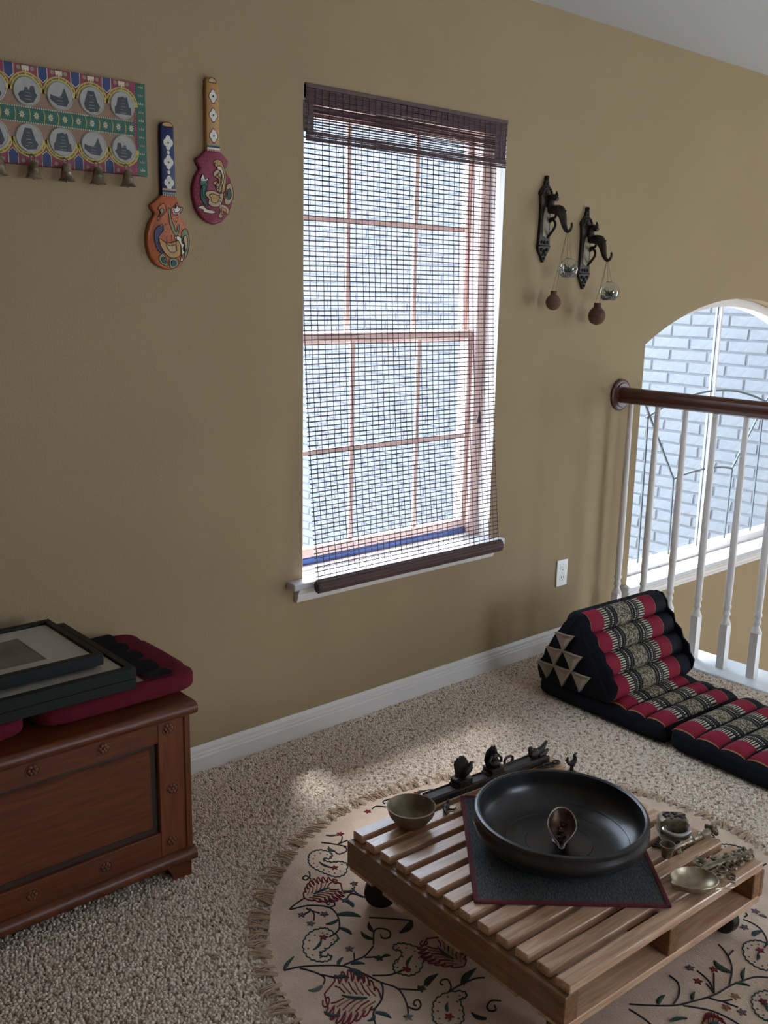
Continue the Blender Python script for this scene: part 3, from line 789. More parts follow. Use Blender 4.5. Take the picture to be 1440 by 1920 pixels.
for ci, cxw in enumerate(cols):
    for ri, (czw, sg) in enumerate(((1.949, 1), (1.842, -1))):
        r = 0.0345
        # yellow arched band round the outer half of the medallion
        arc = []
        for k in range(19):
            a = PI*k/18
            arc.append((cxw+0.0445*math.cos(a), czw+sg*0.0445*math.sin(a)))
        arc += [(cxw+(r-0.001)*math.cos(PI*(18-k)/18), czw+sg*(r-0.001)*math.sin(PI*(18-k)/18)) for k in range(19)]
        ab = MB()
        n2 = 19
        vs = [(*q(*arc[k]),) for k in range(38)]
        for k in range(18):
            quad = [vs[k], vs[k+1], vs[37-k-1], vs[37-k]]
            ab.prism(quad, -0.0158, -0.0172)
        band = ab.build('arch_band', 'paint_yellow', pq, angle=0)
        ink = MB()
        for k in range(3, 36):
            if k % 6 == 0: continue
            a = PI*k/39+0.12
            cx, cz = q(cxw+0.0395*math.cos(a), czw+sg*0.0395*math.sin(a))
            T = Matrix.Translation((cx, 0, cz)) @ Matrix.Rotation(-(a if sg > 0 else -a)+PI/2, 4, 'Y')
            ink.box(-0.0010, 0.0010, -0.0176, -0.0171, -0.0014, 0.0014, T)
        ink.build('script_line', 'paint_ink', band, angle=0)
        cx, cz = q(cxw, czw)
        b = MB(); b.lathe([(r, 0.0), (r, 0.0028), (r*0.93, 0.0048), (r*0.90, 0.0040), (0.001, 0.0036)], (cx, -0.0155, cz), n=32, T=Matrix.Rotation(PI/2, 3, 'X'))
        md = b.build('medallion', 'paint_grey', pq)
        tp = temples[(ci*2+ri*3+ci//2) % 4]
        fl_ = -1 if (ci+ri) % 3 == 0 else 1
        MB().prism([(cx+fl_*px*r*0.86, cz+pz*r*0.86) for px, pz in tp], -0.0190, -0.0198).build('temple_print', 'paint_slate', md, angle=0)
        b = MB()
        for k in range(5):
            zz = -0.55+0.22*k; ww = 0.42-0.055*k
            b.box(cx+fl_*(-0.05)*r-ww*r*0.6, cx+fl_*(-0.05)*r+ww*r*0.6, -0.0202, -0.0197, cz+zz*r-0.0004, cz+zz*r+0.0004)
        b.build('print_line', 'paint_grey', md, angle=0)
    # bud above the medallion, bell below
    cx, cz = q(cxw, 2.001)
    b = MB()
    for d in (-1, 0, 1): b.prism([(cx+d*0.006-0.003, cz+0.006), (cx+d*0.006+0.003, cz+0.006), (cx+d*0.006+0.003, cz-0.002-0.003*(d == 0)), (cx+d*0.006, cz-0.007-0.003*(d == 0)), (cx+d*0.006-0.003, cz-0.002)], -0.0158, -0.0166)
    b.build('bud_motif', 'paint_cream', pq, angle=0)
    for d in (-1, 1):
        b = MB(); b.prism([(cx+d*0.017+0.005*math.cos(2*PI*k/10), cz+0.001+0.005*math.sin(2*PI*k/10)) for k in range(10)], -0.0158, -0.0163); b.build('leaf_motif', 'paint_sage', pq, angle=0)
        b = MB(); b.prism([(cx+d*0.017+0.005*math.cos(2*PI*k/10), q(0, 1.788)[1]+0.005*math.sin(2*PI*k/10)) for k in range(10)], -0.0158, -0.0163); b.build('leaf_motif', 'paint_sage', pq, angle=0)
    xm = cxw-0.0415
    flat('blue_shield', [(xm-0.0125, 2.0095), (xm+0.0125, 2.0095), (xm+0.0125, 1.984), (xm, 1.973), (xm-0.0125, 1.984)], 'paint_cream', pq, y0=-0.0158, t=0.0008)
    flat('blue_shield', [(xm-0.0105, 2.0095), (xm+0.0105, 2.0095), (xm+0.0105, 1.985), (xm, 1.9755), (xm-0.0105, 1.985)], 'paint_blue', pq, y0=-0.0166, t=0.0008)
    flat('blue_shield', [(xm-0.0125, 1.780), (xm+0.0125, 1.780), (xm+0.0125, 1.806), (xm, 1.817), (xm-0.0125, 1.806)], 'paint_cream', pq, y0=-0.0158, t=0.0008)
    flat('blue_shield', [(xm-0.0105, 1.780), (xm+0.0105, 1.780), (xm+0.0105, 1.805), (xm, 1.8145), (xm-0.0105, 1.805)], 'paint_blue', pq, y0=-0.0166, t=0.0008)
    bx, bz = q(cxw-0.001, 0)
    bz = 1.747-1.895
    b = MB(); b.lathe([(0.0205, 0.0), (0.0195, 0.002), (0.0150, 0.009), (0.0130, 0.020), (0.0135, 0.022), (0.0125, 0.024), (0.0110, 0.034), (0.0060, 0.041), (0.0015, 0.042)], (bx, -0.036, bz), n=20)
    bell = b.build('bell', 'aged_brass', pq); tag(bell, 'aged brass bell')
    b = MB(); b.tube([(bx+0.006*math.cos(2*PI*k/12), -0.036+0.012*max(0, math.sin(2*PI*k/12))*0.6, bz+0.047+0.007*math.sin(2*PI*k/12)) for k in range(12)], 0.0016, n=6, closed=True)
    b.tube([(bx, -0.036, bz+0.053), (bx, -0.026, bz+0.057), (bx, -0.016, bz+0.054)], 0.0014, n=5)
    b.build('bell_loop', 'aged_brass', bell)
    b = MB(); b.ball((bx, -0.036, bz+0.001), 0.0045, 8, 6); b.build('clapper', 'aged_brass', bell)
for xb in (1.320, PX0+0.0005):
    bd = flat('side_band', rect_loop(xb, xb+0.0265, PZ0+0.0005, PZ1-0.0005), 'paint_green', pq, y0=-0.0158, t=0.0008)
    for k in range(11):
        cx, cz = q(xb+0.013, PZ0+0.012+k*0.0207)
        b = MB()
        for d in (-1, 0, 1): b.prism([(cx+d*0.0045-0.0016, cz), (cx+d*0.0065, cz+0.0075-abs(d)*0.002), (cx+d*0.0045+0.0022, cz)], -0.0166, -0.0172)
        b.build('sprig_motif', 'paint_pink' if k % 2 else 'paint_cream', bd, angle=0)
b = MB()
for k in range(36):
    cx, cz = q(1.3165, PZ0+0.004+k*0.0064); b.ball((cx, -0.0164, cz), 0.0011, 5, 4)
b.build('dotted_edge', 'paint_white', pq)

# ================================================================== painted paddles
PAINT={'P1_outline':[(-0.004,1.925),(-0.017,1.921),(-0.023,1.909),(-0.023,1.738),(-0.038,1.72),(-0.057,1.708),(-0.053,1.697),(-0.042,1.686),(-0.06,1.66),(-0.069,1.631),(-0.07,1.603),(-0.063,1.574),(-0.044,1.552),(-0.021,1.541),(-0.001,1.538),(0.023,1.545),(0.044,1.567),(0.057,1.596),(0.06,1.623),(0.055,1.649),(0.044,1.671),(0.031,1.686),(0.041,1.7),(0.043,1.707),(0.028,1.722),(0.015,1.738),(0.012,1.916),(0.008,1.924)],'P2_outline':[(-0.004,2.058),(-0.016,2.053),(-0.023,2.042),(-0.025,1.864),(-0.036,1.851),(-0.056,1.839),(-0.051,1.827),(-0.041,1.816),(-0.058,1.792),(-0.067,1.763),(-0.067,1.74),(-0.057,1.706),(-0.04,1.684),(-0.019,1.672),(0.0,1.668),(0.024,1.676),(0.049,1.701),(0.062,1.734),(0.063,1.764),(0.055,1.796),(0.035,1.819),(0.046,1.83),(0.049,1.842),(0.036,1.855),(0.022,1.865),(0.017,2.049),(0.011,2.057)],'neck1':[(-0.037,1.652),(-0.027,1.656),(-0.021,1.645),(-0.031,1.633),(-0.038,1.618),(-0.034,1.596),(-0.024,1.585),(-0.033,1.584),(-0.044,1.598),(-0.049,1.621),(-0.047,1.641)],'body1':[(-0.035,1.621),(-0.015,1.611),(0.005,1.612),(0.022,1.618),(0.03,1.607),(0.031,1.592),(0.028,1.578),(0.007,1.57),(-0.01,1.576),(-0.026,1.593)],'tail1':[(0.012,1.624),(0.022,1.631),(0.034,1.625),(0.034,1.613),(0.042,1.608),(0.037,1.596),(0.043,1.587),(0.034,1.578),(0.039,1.566),(0.029,1.562),(0.033,1.578),(0.033,1.601),(0.025,1.618)],'tailg1':[(0.036,1.642),(0.05,1.651),(0.058,1.632),(0.059,1.611),(0.053,1.585),(0.044,1.57),(0.043,1.587),(0.042,1.608),(0.036,1.622)],'bud1':[(-0.035,1.701),(-0.018,1.714),(-0.011,1.699),(-0.016,1.688),(-0.03,1.676),(-0.036,1.667),(-0.038,1.675),(-0.029,1.688)],'lotus1':[(0.022,1.719),(0.03,1.708),(0.041,1.706),(0.036,1.695),(0.021,1.686),(0.009,1.689),(0.008,1.706),(0.016,1.704)],'leafa1':[(-0.036,1.573),(-0.023,1.582),(-0.015,1.568),(-0.009,1.55),(-0.02,1.55),(-0.033,1.558)],'leafb1':[(-0.003,1.568),(0.017,1.57),(0.025,1.557),(0.013,1.545),(-0.001,1.543),(-0.005,1.553)],'stem1':[(-0.004,1.7),(0.003,1.7),(0.004,1.68),(0.011,1.658),(0.019,1.641),(0.025,1.659),(0.03,1.658),(0.022,1.63),(0.012,1.635),(0.0,1.66)],'neck2':[(-0.041,1.785),(-0.027,1.787),(-0.022,1.775),(-0.026,1.76),(-0.03,1.74),(-0.022,1.717),(-0.032,1.719),(-0.044,1.736),(-0.045,1.756),(-0.042,1.768),(-0.047,1.776)],'wing2':[(-0.028,1.754),(-0.003,1.759),(0.018,1.752),(0.03,1.756),(0.028,1.738),(0.017,1.719),(-0.004,1.715),(-0.02,1.723),(-0.018,1.735),(-0.028,1.745)],'featA2':[(0.0,1.837),(0.012,1.844),(0.025,1.84),(0.032,1.826),(0.04,1.803),(0.038,1.777),(0.03,1.753),(0.023,1.758),(0.029,1.785),(0.024,1.811),(0.016,1.822),(0.003,1.825)],'featB2':[(-0.001,1.808),(0.012,1.817),(0.022,1.808),(0.026,1.785),(0.023,1.761),(0.014,1.757),(0.018,1.784),(0.011,1.795),(0.001,1.797)],'featC2':[(-0.003,1.779),(0.008,1.786),(0.015,1.775),(0.016,1.76),(0.009,1.76),(0.004,1.771)],'featD2':[(0.04,1.774),(0.054,1.784),(0.063,1.764),(0.061,1.74),(0.046,1.724),(0.032,1.732),(0.039,1.751)],'featE2':[(0.014,1.722),(0.032,1.723),(0.048,1.713),(0.044,1.698),(0.031,1.706),(0.024,1.687),(0.013,1.69),(0.019,1.705)],'feet2':[(-0.055,1.709),(-0.039,1.717),(-0.026,1.708),(0.001,1.704),(-0.005,1.697),(-0.035,1.699),(-0.038,1.706)],'crest2':[(-0.045,1.785),(-0.037,1.801),(-0.031,1.789),(-0.02,1.791),(-0.024,1.783),(-0.041,1.781)]}

def paddle(name, x0, zc, label, outline, body_c, handle_c, zsplit):
    t = thing('painted_paddle', label, 'wall ornament', (x0, 0, zc), group='painted peacock paddles on the wall')
    P = [(x, z-zc) for x, z in PAINT[outline]]
    zs = zsplit-zc
    def smooth(poly, k=3): return [(v.x, v.y) for v in spline([(p[0], p[1], 0) for p in poly], k, True)]
    head = [p for p in P if p[1] < zs+0.004]
    hand = [p for p in P if p[1] > zs-0.004]
    # head: everything below the collar; handle above
    sp = smooth(P, 3)
    hx = sorted(abs(p[0]) for p in hand)[len(hand)//2]
    MB().prism([p for p in head]+[(0.0225, zs+0.003), (-0.0225, zs+0.003)], 0.0, -0.015).build('paddle_head', body_c, t, bevel=0.0022, angle=45)
    hw = 0.0195
    top = max(p[1] for p in P)
    arc = [(hw*math.cos(PI*k/10), top-0.012+0.012*math.sin(PI*k/10)) for k in range(11)]
    MB().prism([(hw+0.002, zs-0.002)]+arc+[(-hw-0.002, zs-0.002)], 0.0, -0.0148).build('handle', handle_c, t, bevel=0.0018, angle=45)
    return t, zc
def paint(t, zc, poly, m, layer=0, name='paint_shape', k=3, outline=True):
    P = [(v.x, v.y) for v in spline([(p[0], p[1]-zc, 0) for p in poly], k, True)]
    y = -0.0152-0.0005*layer
    o = MB().prism(P, y, y-0.0005).build(name, m, t, angle=0)
    if outline:
        MB().tube([(p[0], y-0.0005, p[1]) for p in P], 0.0009, n=4, closed=True).build('ink_outline', 'paint_ink', o)
    return o
def quatrefoil(cx, cz, r, asp=1.35):
    pts = []
    for k in range(32):
        a = 2*PI*k/32; q_ = r*(0.72+0.28*abs(math.cos(2*a)))
        pts.append((cx+q_*math.cos(a), cz+q_*asp*math.sin(a)))
    return pts
def collar(t, zc, z, cs):
    for i, c in enumerate(cs):
        MB().box(-0.0205, 0.0205, -0.0162, -0.0146, z-zc+i*0.005, z-zc+i*0.005+0.0044).build('collar_stripe', c, t, angle=0)
    for i in range(7): MB().ball((-0.018+i*0.006, -0.0155, z-zc-0.003), 0.0024, 6, 4).build('collar_bead', 'paint_white', t)
def shrink(poly, f, dx=0.0, dz=0.0):
    cx = sum(p[0] for p in poly)/len(poly); cz = sum(p[1] for p in poly)/len(poly)
    return [(cx+dx+(p[0]-cx)*f, cz+dz+(p[1]-cz)*f) for p in poly]
def inside(poly, x, z):
    c = False
    for i in range(len(poly)):
        (x1, z1), (x2, z2) = poly[i-1], poly[i]
        if (z1 > z) != (z2 > z) and x < (x2-x1)*(z-z1)/(z2-z1)+x1: c = not c
    return c
def scatter(t, zc, outline, zmax, shapes, m, step=0.0105):
    z = min(p[1] for p in PAINT[outline])+0.006; r = 0
    while z < zmax:
        x = -0.07+(step/2 if r % 2 else 0)
        while x < 0.07:
            if all(inside(PAINT[outline], x+a, z+b_) for a, b_ in ((0.004, 0), (-0.004, 0), (0, 0.004), (0, -0.004))) and not any(inside(PAINT[q_], x, z) for q_ in shapes):
                MB().tube([(x-0.0016, -0.0153, z-zc+0.001), (x, -0.0154, z-zc-0.001), (x+0.0016, -0.0153, z-zc+0.001)], 0.00045, n=4).build('tick_mark', m, t)
            x += step
        z += step; r += 1
PC1, PC2 = 1.733, 1.864
t, zc = paddle('p1', 1.411, 1.733, 'painted paddle with dark blue handle and orange peacock head, hung lower beside the plaque', 'P1_outline', 'paint_orange', 'paint_navy', PC1)
for zz in (1.872, 1.822, 1.769):
    o = paint(t, zc, quatrefoil(0.001, zz, 0.0145, 1.3), 'paint_white', 0, 'flower_motif', 1, False)
    MB().ball((0.001, -0.0158, zz-zc), 0.0028, 8, 4).build('flower_center', 'paint_sage', o)
for zz in (1.847, 1.796): MB().ball((0.001, -0.0150, zz-zc), (0.0045, 0.001, 0.0055), 8, 4).build('dot_motif', 'paint_white', t)
paint(t, zc, [(-0.015, 1.913), (0.015, 1.913), (0.012, 1.921), (0.0, 1.924), (-0.012, 1.921)], 'paint_ochre', 0, 'tip_motif', 2)
collar(t, zc, 1.739, ['paint_sage', 'paint_navy', 'paint_sand'])
for n_, m, ly in (('tailg1', 'paint_sage', 0), ('leafa1', 'paint_sage', 0), ('leafb1', 'paint_sage', 0), ('stem1', 'paint_sage', 0), ('tail1', 'paint_white', 1), ('body1', 'paint_ochre', 2), ('neck1', 'paint_navy', 3), ('bud1', 'paint_orange', 1), ('lotus1', 'paint_pink', 1)):
    paint(t, zc, PAINT[n_], m, ly, {'body1': 'peacock_body', 'neck1': 'peacock_neck', 'tail1': 'peacock_tail', 'tailg1': 'peacock_tail', 'lotus1': 'lotus', 'bud1': 'bud'}.get(n_, 'leaf_shape'))
for n_, m, f, ly in (('tailg1', 'paint_sand', 0.55, 2), ('leafa1', 'paint_peacock', 0.5, 2), ('leafb1', 'paint_peacock', 0.5, 2), ('bud1', 'paint_sage', 0.5, 3), ('lotus1', 'paint_white', 0.6, 3), ('body1', 'paint_sand', 0.45, 4)):
    paint(t, zc, shrink(PAINT[n_], f), m, ly, 'paint_detail')
scatter(t, zc, 'P1_outline', 1.722, ['neck1', 'body1', 'tail1', 'tailg1', 'bud1', 'lotus1', 'leafa1', 'leafb1', 'stem1'], 'paint_ochre')
for (a, b2) in (((-0.012, 1.628), (-0.004, 1.588)), ((0.004, 1.632), (0.008, 1.583)), ((0.02, 1.632), (0.02, 1.59))):
    MB().tube([(a[0], -0.0170, a[1]-zc), ((a[0]+b2[0])/2-0.003, -0.0172, (a[1]+b2[1])/2-zc), (b2[0], -0.0170, b2[1]-zc)], 0.0007, n=4).build('ink_line', 'paint_maroon', t)
for k in range(4): MB().ball((-0.028+0.005*k, -0.0165, 1.655-zc+0.004*(k % 2)), 0.0028, 6, 4).build('crest_dot', 'paint_sand', t)
for k in range(5): MB().ball((0.020+0.007*math.sin(k), -0.0160, 1.700-zc-0.011*k), 0.003, 6, 4).build('bud_dot', 'paint_white', t)
t, zc = paddle('p2', 1.554, 1.864, 'painted paddle with ochre handle and maroon peacock head, hung higher nearer the window', 'P2_outline', 'paint_maroon', 'paint_ochre', PC2)
for zz in (2.008, 1.959, 1.905):
    o = paint(t, zc, quatrefoil(0.001, zz, 0.0150, 1.35), 'paint_maroon', 0, 'flower_motif', 1, False)
    MB().prism([(p[0], p[1]-zc) for p in quatrefoil(0.001, zz, 0.0125, 1.35)], -0.0157, -0.0162).build('flower_petal', 'paint_white', o, angle=0)
    MB().ball((0.001, -0.0164, zz-zc), 0.0028, 8, 4).build('flower_center', 'paint_peacock', o)
paint(t, zc, [(-0.012, 2.044), (0.012, 2.044), (0.010, 2.052), (0.0, 2.055), (-0.010, 2.052)], 'paint_sand', 0, 'tip_motif', 2)
collar(t, zc, 1.869, ['paint_white', 'paint_navy', 'paint_sage'])
for n_, m, ly, nm in (('featD2', 'paint_sand', 0, 'tail_feather'), ('featE2', 'paint_sand', 0, 'tail_feather'), ('featA2', 'paint_ochre', 1, 'tail_feather'), ('featB2', 'paint_sand', 1, 'tail_feather'), ('featC2', 'paint_ochre', 1, 'tail_feather'), ('wing2', 'paint_sand', 2, 'peacock_wing'), ('neck2', 'paint_peacock', 3, 'peacock_neck'), ('feet2', 'paint_cream', 2, 'peacock_feet'), ('crest2', 'paint_white', 4, 'crest')):
    paint(t, zc, PAINT[n_], m, ly, nm)
for n_, m, f, ly in (('featA2', 'paint_cream', 0.55, 3), ('featB2', 'paint_ochre', 0.55, 3), ('featC2', 'paint_cream', 0.5, 3), ('featD2', 'paint_peacock', 0.5, 2), ('featE2', 'paint_ochre', 0.5, 2), ('wing2', 'paint_ochre', 0.55, 4), ('neck2', 'paint_green', 0.5, 5)):
    paint(t, zc, shrink(PAINT[n_], f), m, ly, 'paint_detail')
for fx, fz in ((-0.006, 1.829), (0.004, 1.802), (-0.001, 1.776)):
    MB().ball((fx+0.012, -0.0172, fz-zc), (0.0058, 0.0008, 0.0068), 12, 5).build('feather_eye', 'paint_ink', t)
    MB().ball((fx+0.012, -0.0176, fz-zc), (0.0040, 0.0008, 0.0048), 12, 5).build('feather_eye', 'paint_ochre', t)
MB().ball((-0.0255, -0.0182, 1.776-zc), 0.0015, 6, 4).build('eye_dot', 'paint_white', t)
scatter(t, zc, 'P2_outline', 1.858, ['featA2', 'featB2', 'featC2', 'featD2', 'featE2', 'wing2', 'neck2', 'feet2', 'crest2'], 'paint_pink')
for k in range(9): MB().ball((0.006+0.021*math.sin(k*.2)+0.003*k*0.2, -0.0168, 1.835-zc-0.0105*k), 0.0016, 6, 4).build('feather_dot', 'paint_white', t)
for k in range(6): MB().ball((-0.012+0.006*k, -0.0172, 1.727-zc-0.0006*(k-2.5)**2), 0.0017, 6, 4).build('wing_dot', 'paint_white', t)
for (a, b2) in (((-0.010, 1.750), (0.025, 1.738)), ((-0.006, 1.740), (0.024, 1.728))):
    MB().tube([(a[0], -0.0171, a[1]-zc), ((a[0]+b2[0])/2, -0.0173, (a[1]+b2[1])/2-zc+0.004), (b2[0], -0.0171, b2[1]-zc)], 0.0008, n=4).build('ink_line', 'paint_peacock', t)

# ================================================================== chest
ch = thing('wooden_chest', 'brown wooden blanket chest with framed front panel and carved flowers, against the wall', 'chest', (0.67, -0.26, 0))
CX0, CX1, CY0, CY1 = 0.19, 1.162, -0.48, -0.03
def cb(n, x0, x1, y0, y1, z0, z1, m='chest_wood', p=None, bev=0.002):
    return MB().box(x0-0.67, x1-0.67, y0+0.26, y1+0.26, z0, z1).build(n, m, p or ch, bevel=bev, angle=30)
cb('body', CX0, CX1, CY0+0.02, CY1, 0.072, 0.452, 'chest_wood', bev=0.001)
cb('front_rail', CX0+0.085, CX1-0.085, CY0, CY0+0.02, 0.395, 0.452)
cb('front_rail', CX0+0.085, CX1-0.085, CY0, CY0+0.02, 0.083, 0.150)
cb('front_stile', CX0, CX0+0.085, CY0, CY0+0.02, 0.083, 0.452, 'chest_wood_upright')
cb('front_stile', CX1-0.085, CX1, CY0, CY0+0.02, 0.083, 0.452, 'chest_wood_upright')
cb('edge_strip', CX1-0.014, CX1+0.003, CY0-0.004, CY0, 0.083, 0.452, 'chest_wood_upright', bev=0.0015)
# raised centre panel with a dark bevelled groove round it
MB().box(CX0+0.085-0.67, CX1-0.085-0.67, CY0+0.013+0.26, CY0+0.02+0.26, 0.150, 0.395).build('panel_groove', 'groove_dark', ch, angle=0)
b = MB()
px0, px1, pz0, pz1 = CX0+0.10-0.67, CX1-0.10-0.67, 0.163, 0.384
y0, y1 = CY0+0.014+0.26, CY0+0.005+0.26
vs = [(px0, y0, pz0), (px1, y0, pz0), (px1, y0, pz1), (px0, y0, pz1), (px0+0.008, y1, pz0+0.008), (px1-0.008, y1, pz0+0.008), (px1-0.008, y1, pz1-0.008), (px0+0.008, y1, pz1-0.008)]
b.add(vs, [(0, 3, 2, 1), (4, 5, 6, 7), (0, 1, 5, 4), (1, 2, 6, 5), (2, 3, 7, 6), (3, 0, 4, 7)]); b.build('front_panel', 'chest_wood', ch, angle=20)
# lid with rounded front edge
pr = [(-0.024, 0.452), (CY0-0.010, 0.452)]+[(CY0-0.006-0.0165*math.sin(PI*k/8), 0.4685-0.0165*math.cos(PI*k/8)) for k in range(9)]+[(-0.024, 0.485)]
MB().prism([(y+0.26, z) for y, z in pr], CX0-0.018-0.67, CX1+0.016-0.67, plane='yz').build('lid', 'chest_wood', ch, angle=40)
pr = [(-0.03, 0.046), (CY0-0.002, 0.046)]+[(CY0-0.004-0.012*math.sin(PI*k/6), 0.0635-0.0165*math.cos(PI*k/6)) for k in range(7)]+[(CY0+0.0, 0.083), (-0.03, 0.083)]
MB().prism([(y+0.26, z) for y, z in pr], CX0-0.010-0.67, CX1+0.010-0.67, plane='yz').build('base_molding', 'chest_wood', ch, angle=40)
for xa, xb, sg in ((CX1-0.07, CX1, 1), (CX0, CX0+0.07, -1)):
    for ya, yb in ((CY0+0.002, CY0+0.06), (CY1-0.06, CY1)):
        inner = xa if sg > 0 else xb; outer = xb if sg > 0 else xa
        poly = [(outer, 0.0), (outer, 0.046), (inner, 0.046), (inner+sg*0.024, 0.0)]
        b = MB(); b.prism([(p[0]-0.67, p[1]) for p in poly], ya+0.26, yb+0.26); b.build('foot', 'chest_wood', ch, angle=30)
rb = MB()
for k in range(6):
    a = 2*PI*k/6; rb.ball((0.0085*math.cos(a), 0, 0.0085*math.sin(a)), (0.0055, 0.0035, 0.0055), 8, 5)
rb.ball((0, -0.001, 0), (0.0045, 0.0045, 0.0045), 8, 5)
rb.tube([(0.0165*math.cos(2*PI*k/20), 0, 0.0165*math.sin(2*PI*k/20)) for k in range(20)], 0.0012, n=4, closed=True)
rme = rb.mesh('carved_flower', 'chest_wood', angle=60)
for xx in [1.106-0.1715*k for k in range(6)]: link('carved_flower', rme, ch, (xx-0.67, CY0+0.26, 0.4265))
for xx in [1.106-0.181*k for k in range(6)]: link('carved_flower', rme, ch, (xx-0.67, CY0+0.26, 0.118))
for xx in (1.112, 0.24): link('carved_flower', rme, ch, (xx-0.67, CY0+0.26, 0.262))

# ================================================================== seat cushions on the chest
def seat_cushion(x0, x1, y0, y1, z0, z1, label):
    cx, cy = (x0+x1)/2, (y0+y1)/2; hx, hy, hz = (x1-x0)/2, (y1-y0)/2, (z1-z0)/2
    t = thing('seat_cushion', label, 'cushion', (cx, cy, z0), group='tufted maroon cushions on the chest')
    def sup(a, e): return math.copysign(abs(a)**e, a)
    b = MB()
    def f(u, v):
        th = 2*PI*u; ph = -PI/2+PI*v
        c = abs(math.cos(ph))**0.35
        X = hx*sup(math.cos(th), 0.28)*c; Y = hy*sup(math.sin(th), 0.28)*c; Z = hz*sup(math.sin(ph), 0.55)
        if ph > 0: Z += 0.008*abs(math.sin(PI*5*(Y+hy)/(2*hy)))**0.7*c
        return (X, Y, Z+hz)
    b.grid(f, 72, 26); b.build('cushion_body', 'maroon_cloth', t, angle=0)
    for p in t.children: p.data.polygons.foreach_set('use_smooth', [True]*len(p.data.polygons))
    # woven bands printed over the top: navy, cream, navy
    def band(nm, xa, xb, m, lift):
        g = MB()
        def h(u, v):
            X = xa+(xb-xa)*u; Y = -hy*0.90+1.80*hy*v
            X += 0.008*abs(math.sin(PI*5*(Y+hy)/(2*hy)))*(1 if xa+xb > 0 else -1)*u
            return (X, Y, 2*hz+0.0065*abs(math.sin(PI*5*(Y+hy)/(2*hy)))**0.7+lift)
        def h2(u, v): p = h(u, v); return (p[0], p[1], p[2]-0.006)
        g.grid(h, 3, 40); g.grid(h2, 3, 40, flip=True)
        g.build(nm, m, t, angle=60)
    band('navy_band', hx-0.145, hx-0.080, 'navy_cloth', 0.0016); band('navy_band', -hx+0.080, -hx+0.145, 'navy_cloth', 0.0016)
    band('woven_band', -hx+0.15, hx-0.15, 'tan_cloth', 0.0012)
seat_cushion(0.800, 1.228, -0.445, -0.050, 0.485, 0.5385, 'maroon tufted cushion with navy band on the chest, its end hanging past the lid')
seat_cushion(0.355, 0.785, -0.440, -0.050, 0.485, 0.5385, 'maroon cushion almost hidden under the picture frames, one corner showing at the left')

# ================================================================== picture frames lying on the cushions
def picture(x0, x1, y0, y1, z0, z1, bw, label, photo, rz=0.0):
    cx, cy = (x0+x1)/2, (y0+y1)/2
    t = thing('picture_frame', label, 'picture frame', (cx, cy, z0), rz, group='black picture frames stacked on the chest')
    hx, hy, h = (x1-x0)/2, (y1-y0)/2, z1-z0
    for (a, b2, c, d) in ((-hx, hx, -hy, -hy+bw), (-hx, hx, hy-bw, hy), (-hx, -hx+bw, -hy+bw, hy-bw), (hx-bw, hx, -hy+bw, hy-bw)):
        MB().box(a, b2, c, d, 0, h).build('frame_side', 'black_frame', t, bevel=0.0012)
    MB().box(-hx+bw*0.5, hx-bw*0.5, -hy+bw*0.5, hy-bw*0.5, 0.002, 0.006).build('backing', 'black_frame', t, angle=0)
    mw = 0.085
    iw, ih = hx-bw, hy-bw
    pw, ph = photo
    for (a, b2, c, d) in ((-iw, iw, -ih, -ph), (-iw, iw, ph, ih), (-iw, -pw, -ph, ph), (pw, iw, -ph, ph)):
        MB().box(a, b2, c, d, h-0.012, h-0.009).build('mat_board', 'mat_board', t, angle=0)
    MB().box(-pw-0.002, pw+0.002, -ph-0.002, ph+0.002, h-0.014, h-0.0115).build('photograph', 'photo_grey', t, angle=0)
    MB().box(-iw, iw, -ih, ih, h-0.0065, h-0.0045).build('glass', 'frame_glass', t, angle=0)
picture(0.515, 1.034, -0.462, -0.052, 0.5475, 0.5725, 0.018, 'lowest thin black picture frame, right under the wider frame with the white mat', (0.13, 0.10))
picture(0.518, 1.034, -0.462, -0.055, 0.573, 0.602, 0.018, 'wider black picture frame with white mat, in the middle of the stack', (0.13, 0.10))
picture(0.548, 0.981, -0.402, -0.084, 0.6025, 0.632, 0.017, 'smaller black picture frame with a grey photograph, on top of the stack', (0.105, 0.092))

# ================================================================== folding floor cushion with triangular backrest
fc = thing('floor_cushion', 'folding black and red woven floor mattress with triangular backrest beside the railing', 'floor cushion', (2.789, -0.305, 0.0), -0.0471)
FW = 0.475
def edge(u, p=10): return max(0.0, 1-abs(2*u-1)**p)**0.5
def sup(a, e): return math.copysign(abs(a)**e, a)
def rounded_block(name, x0, x1, s0, s1, z0, z1, m, parent, e=0.22, ez=0.42):
    hx, hs, hz = (x1-x0)/2, (s1-s0)/2, (z1-z0)/2
    b = MB()
    def f(u, v):
        th = 2*PI*u; ph = -PI/2+PI*v; c = abs(math.cos(ph))**0.30
        return ((x0+x1)/2+hx*sup(math.cos(th), e)*c, -((s0+s1)/2+hs*sup(math.sin(th), e)*c), z0+hz+hz*sup(math.sin(ph), ez))
    b.grid(f, 64, 18)
    o = b.build(name, m, parent, angle=0)
    o.data.polygons.foreach_set('use_smooth', [True]*len(o.data.polygons))
    return o
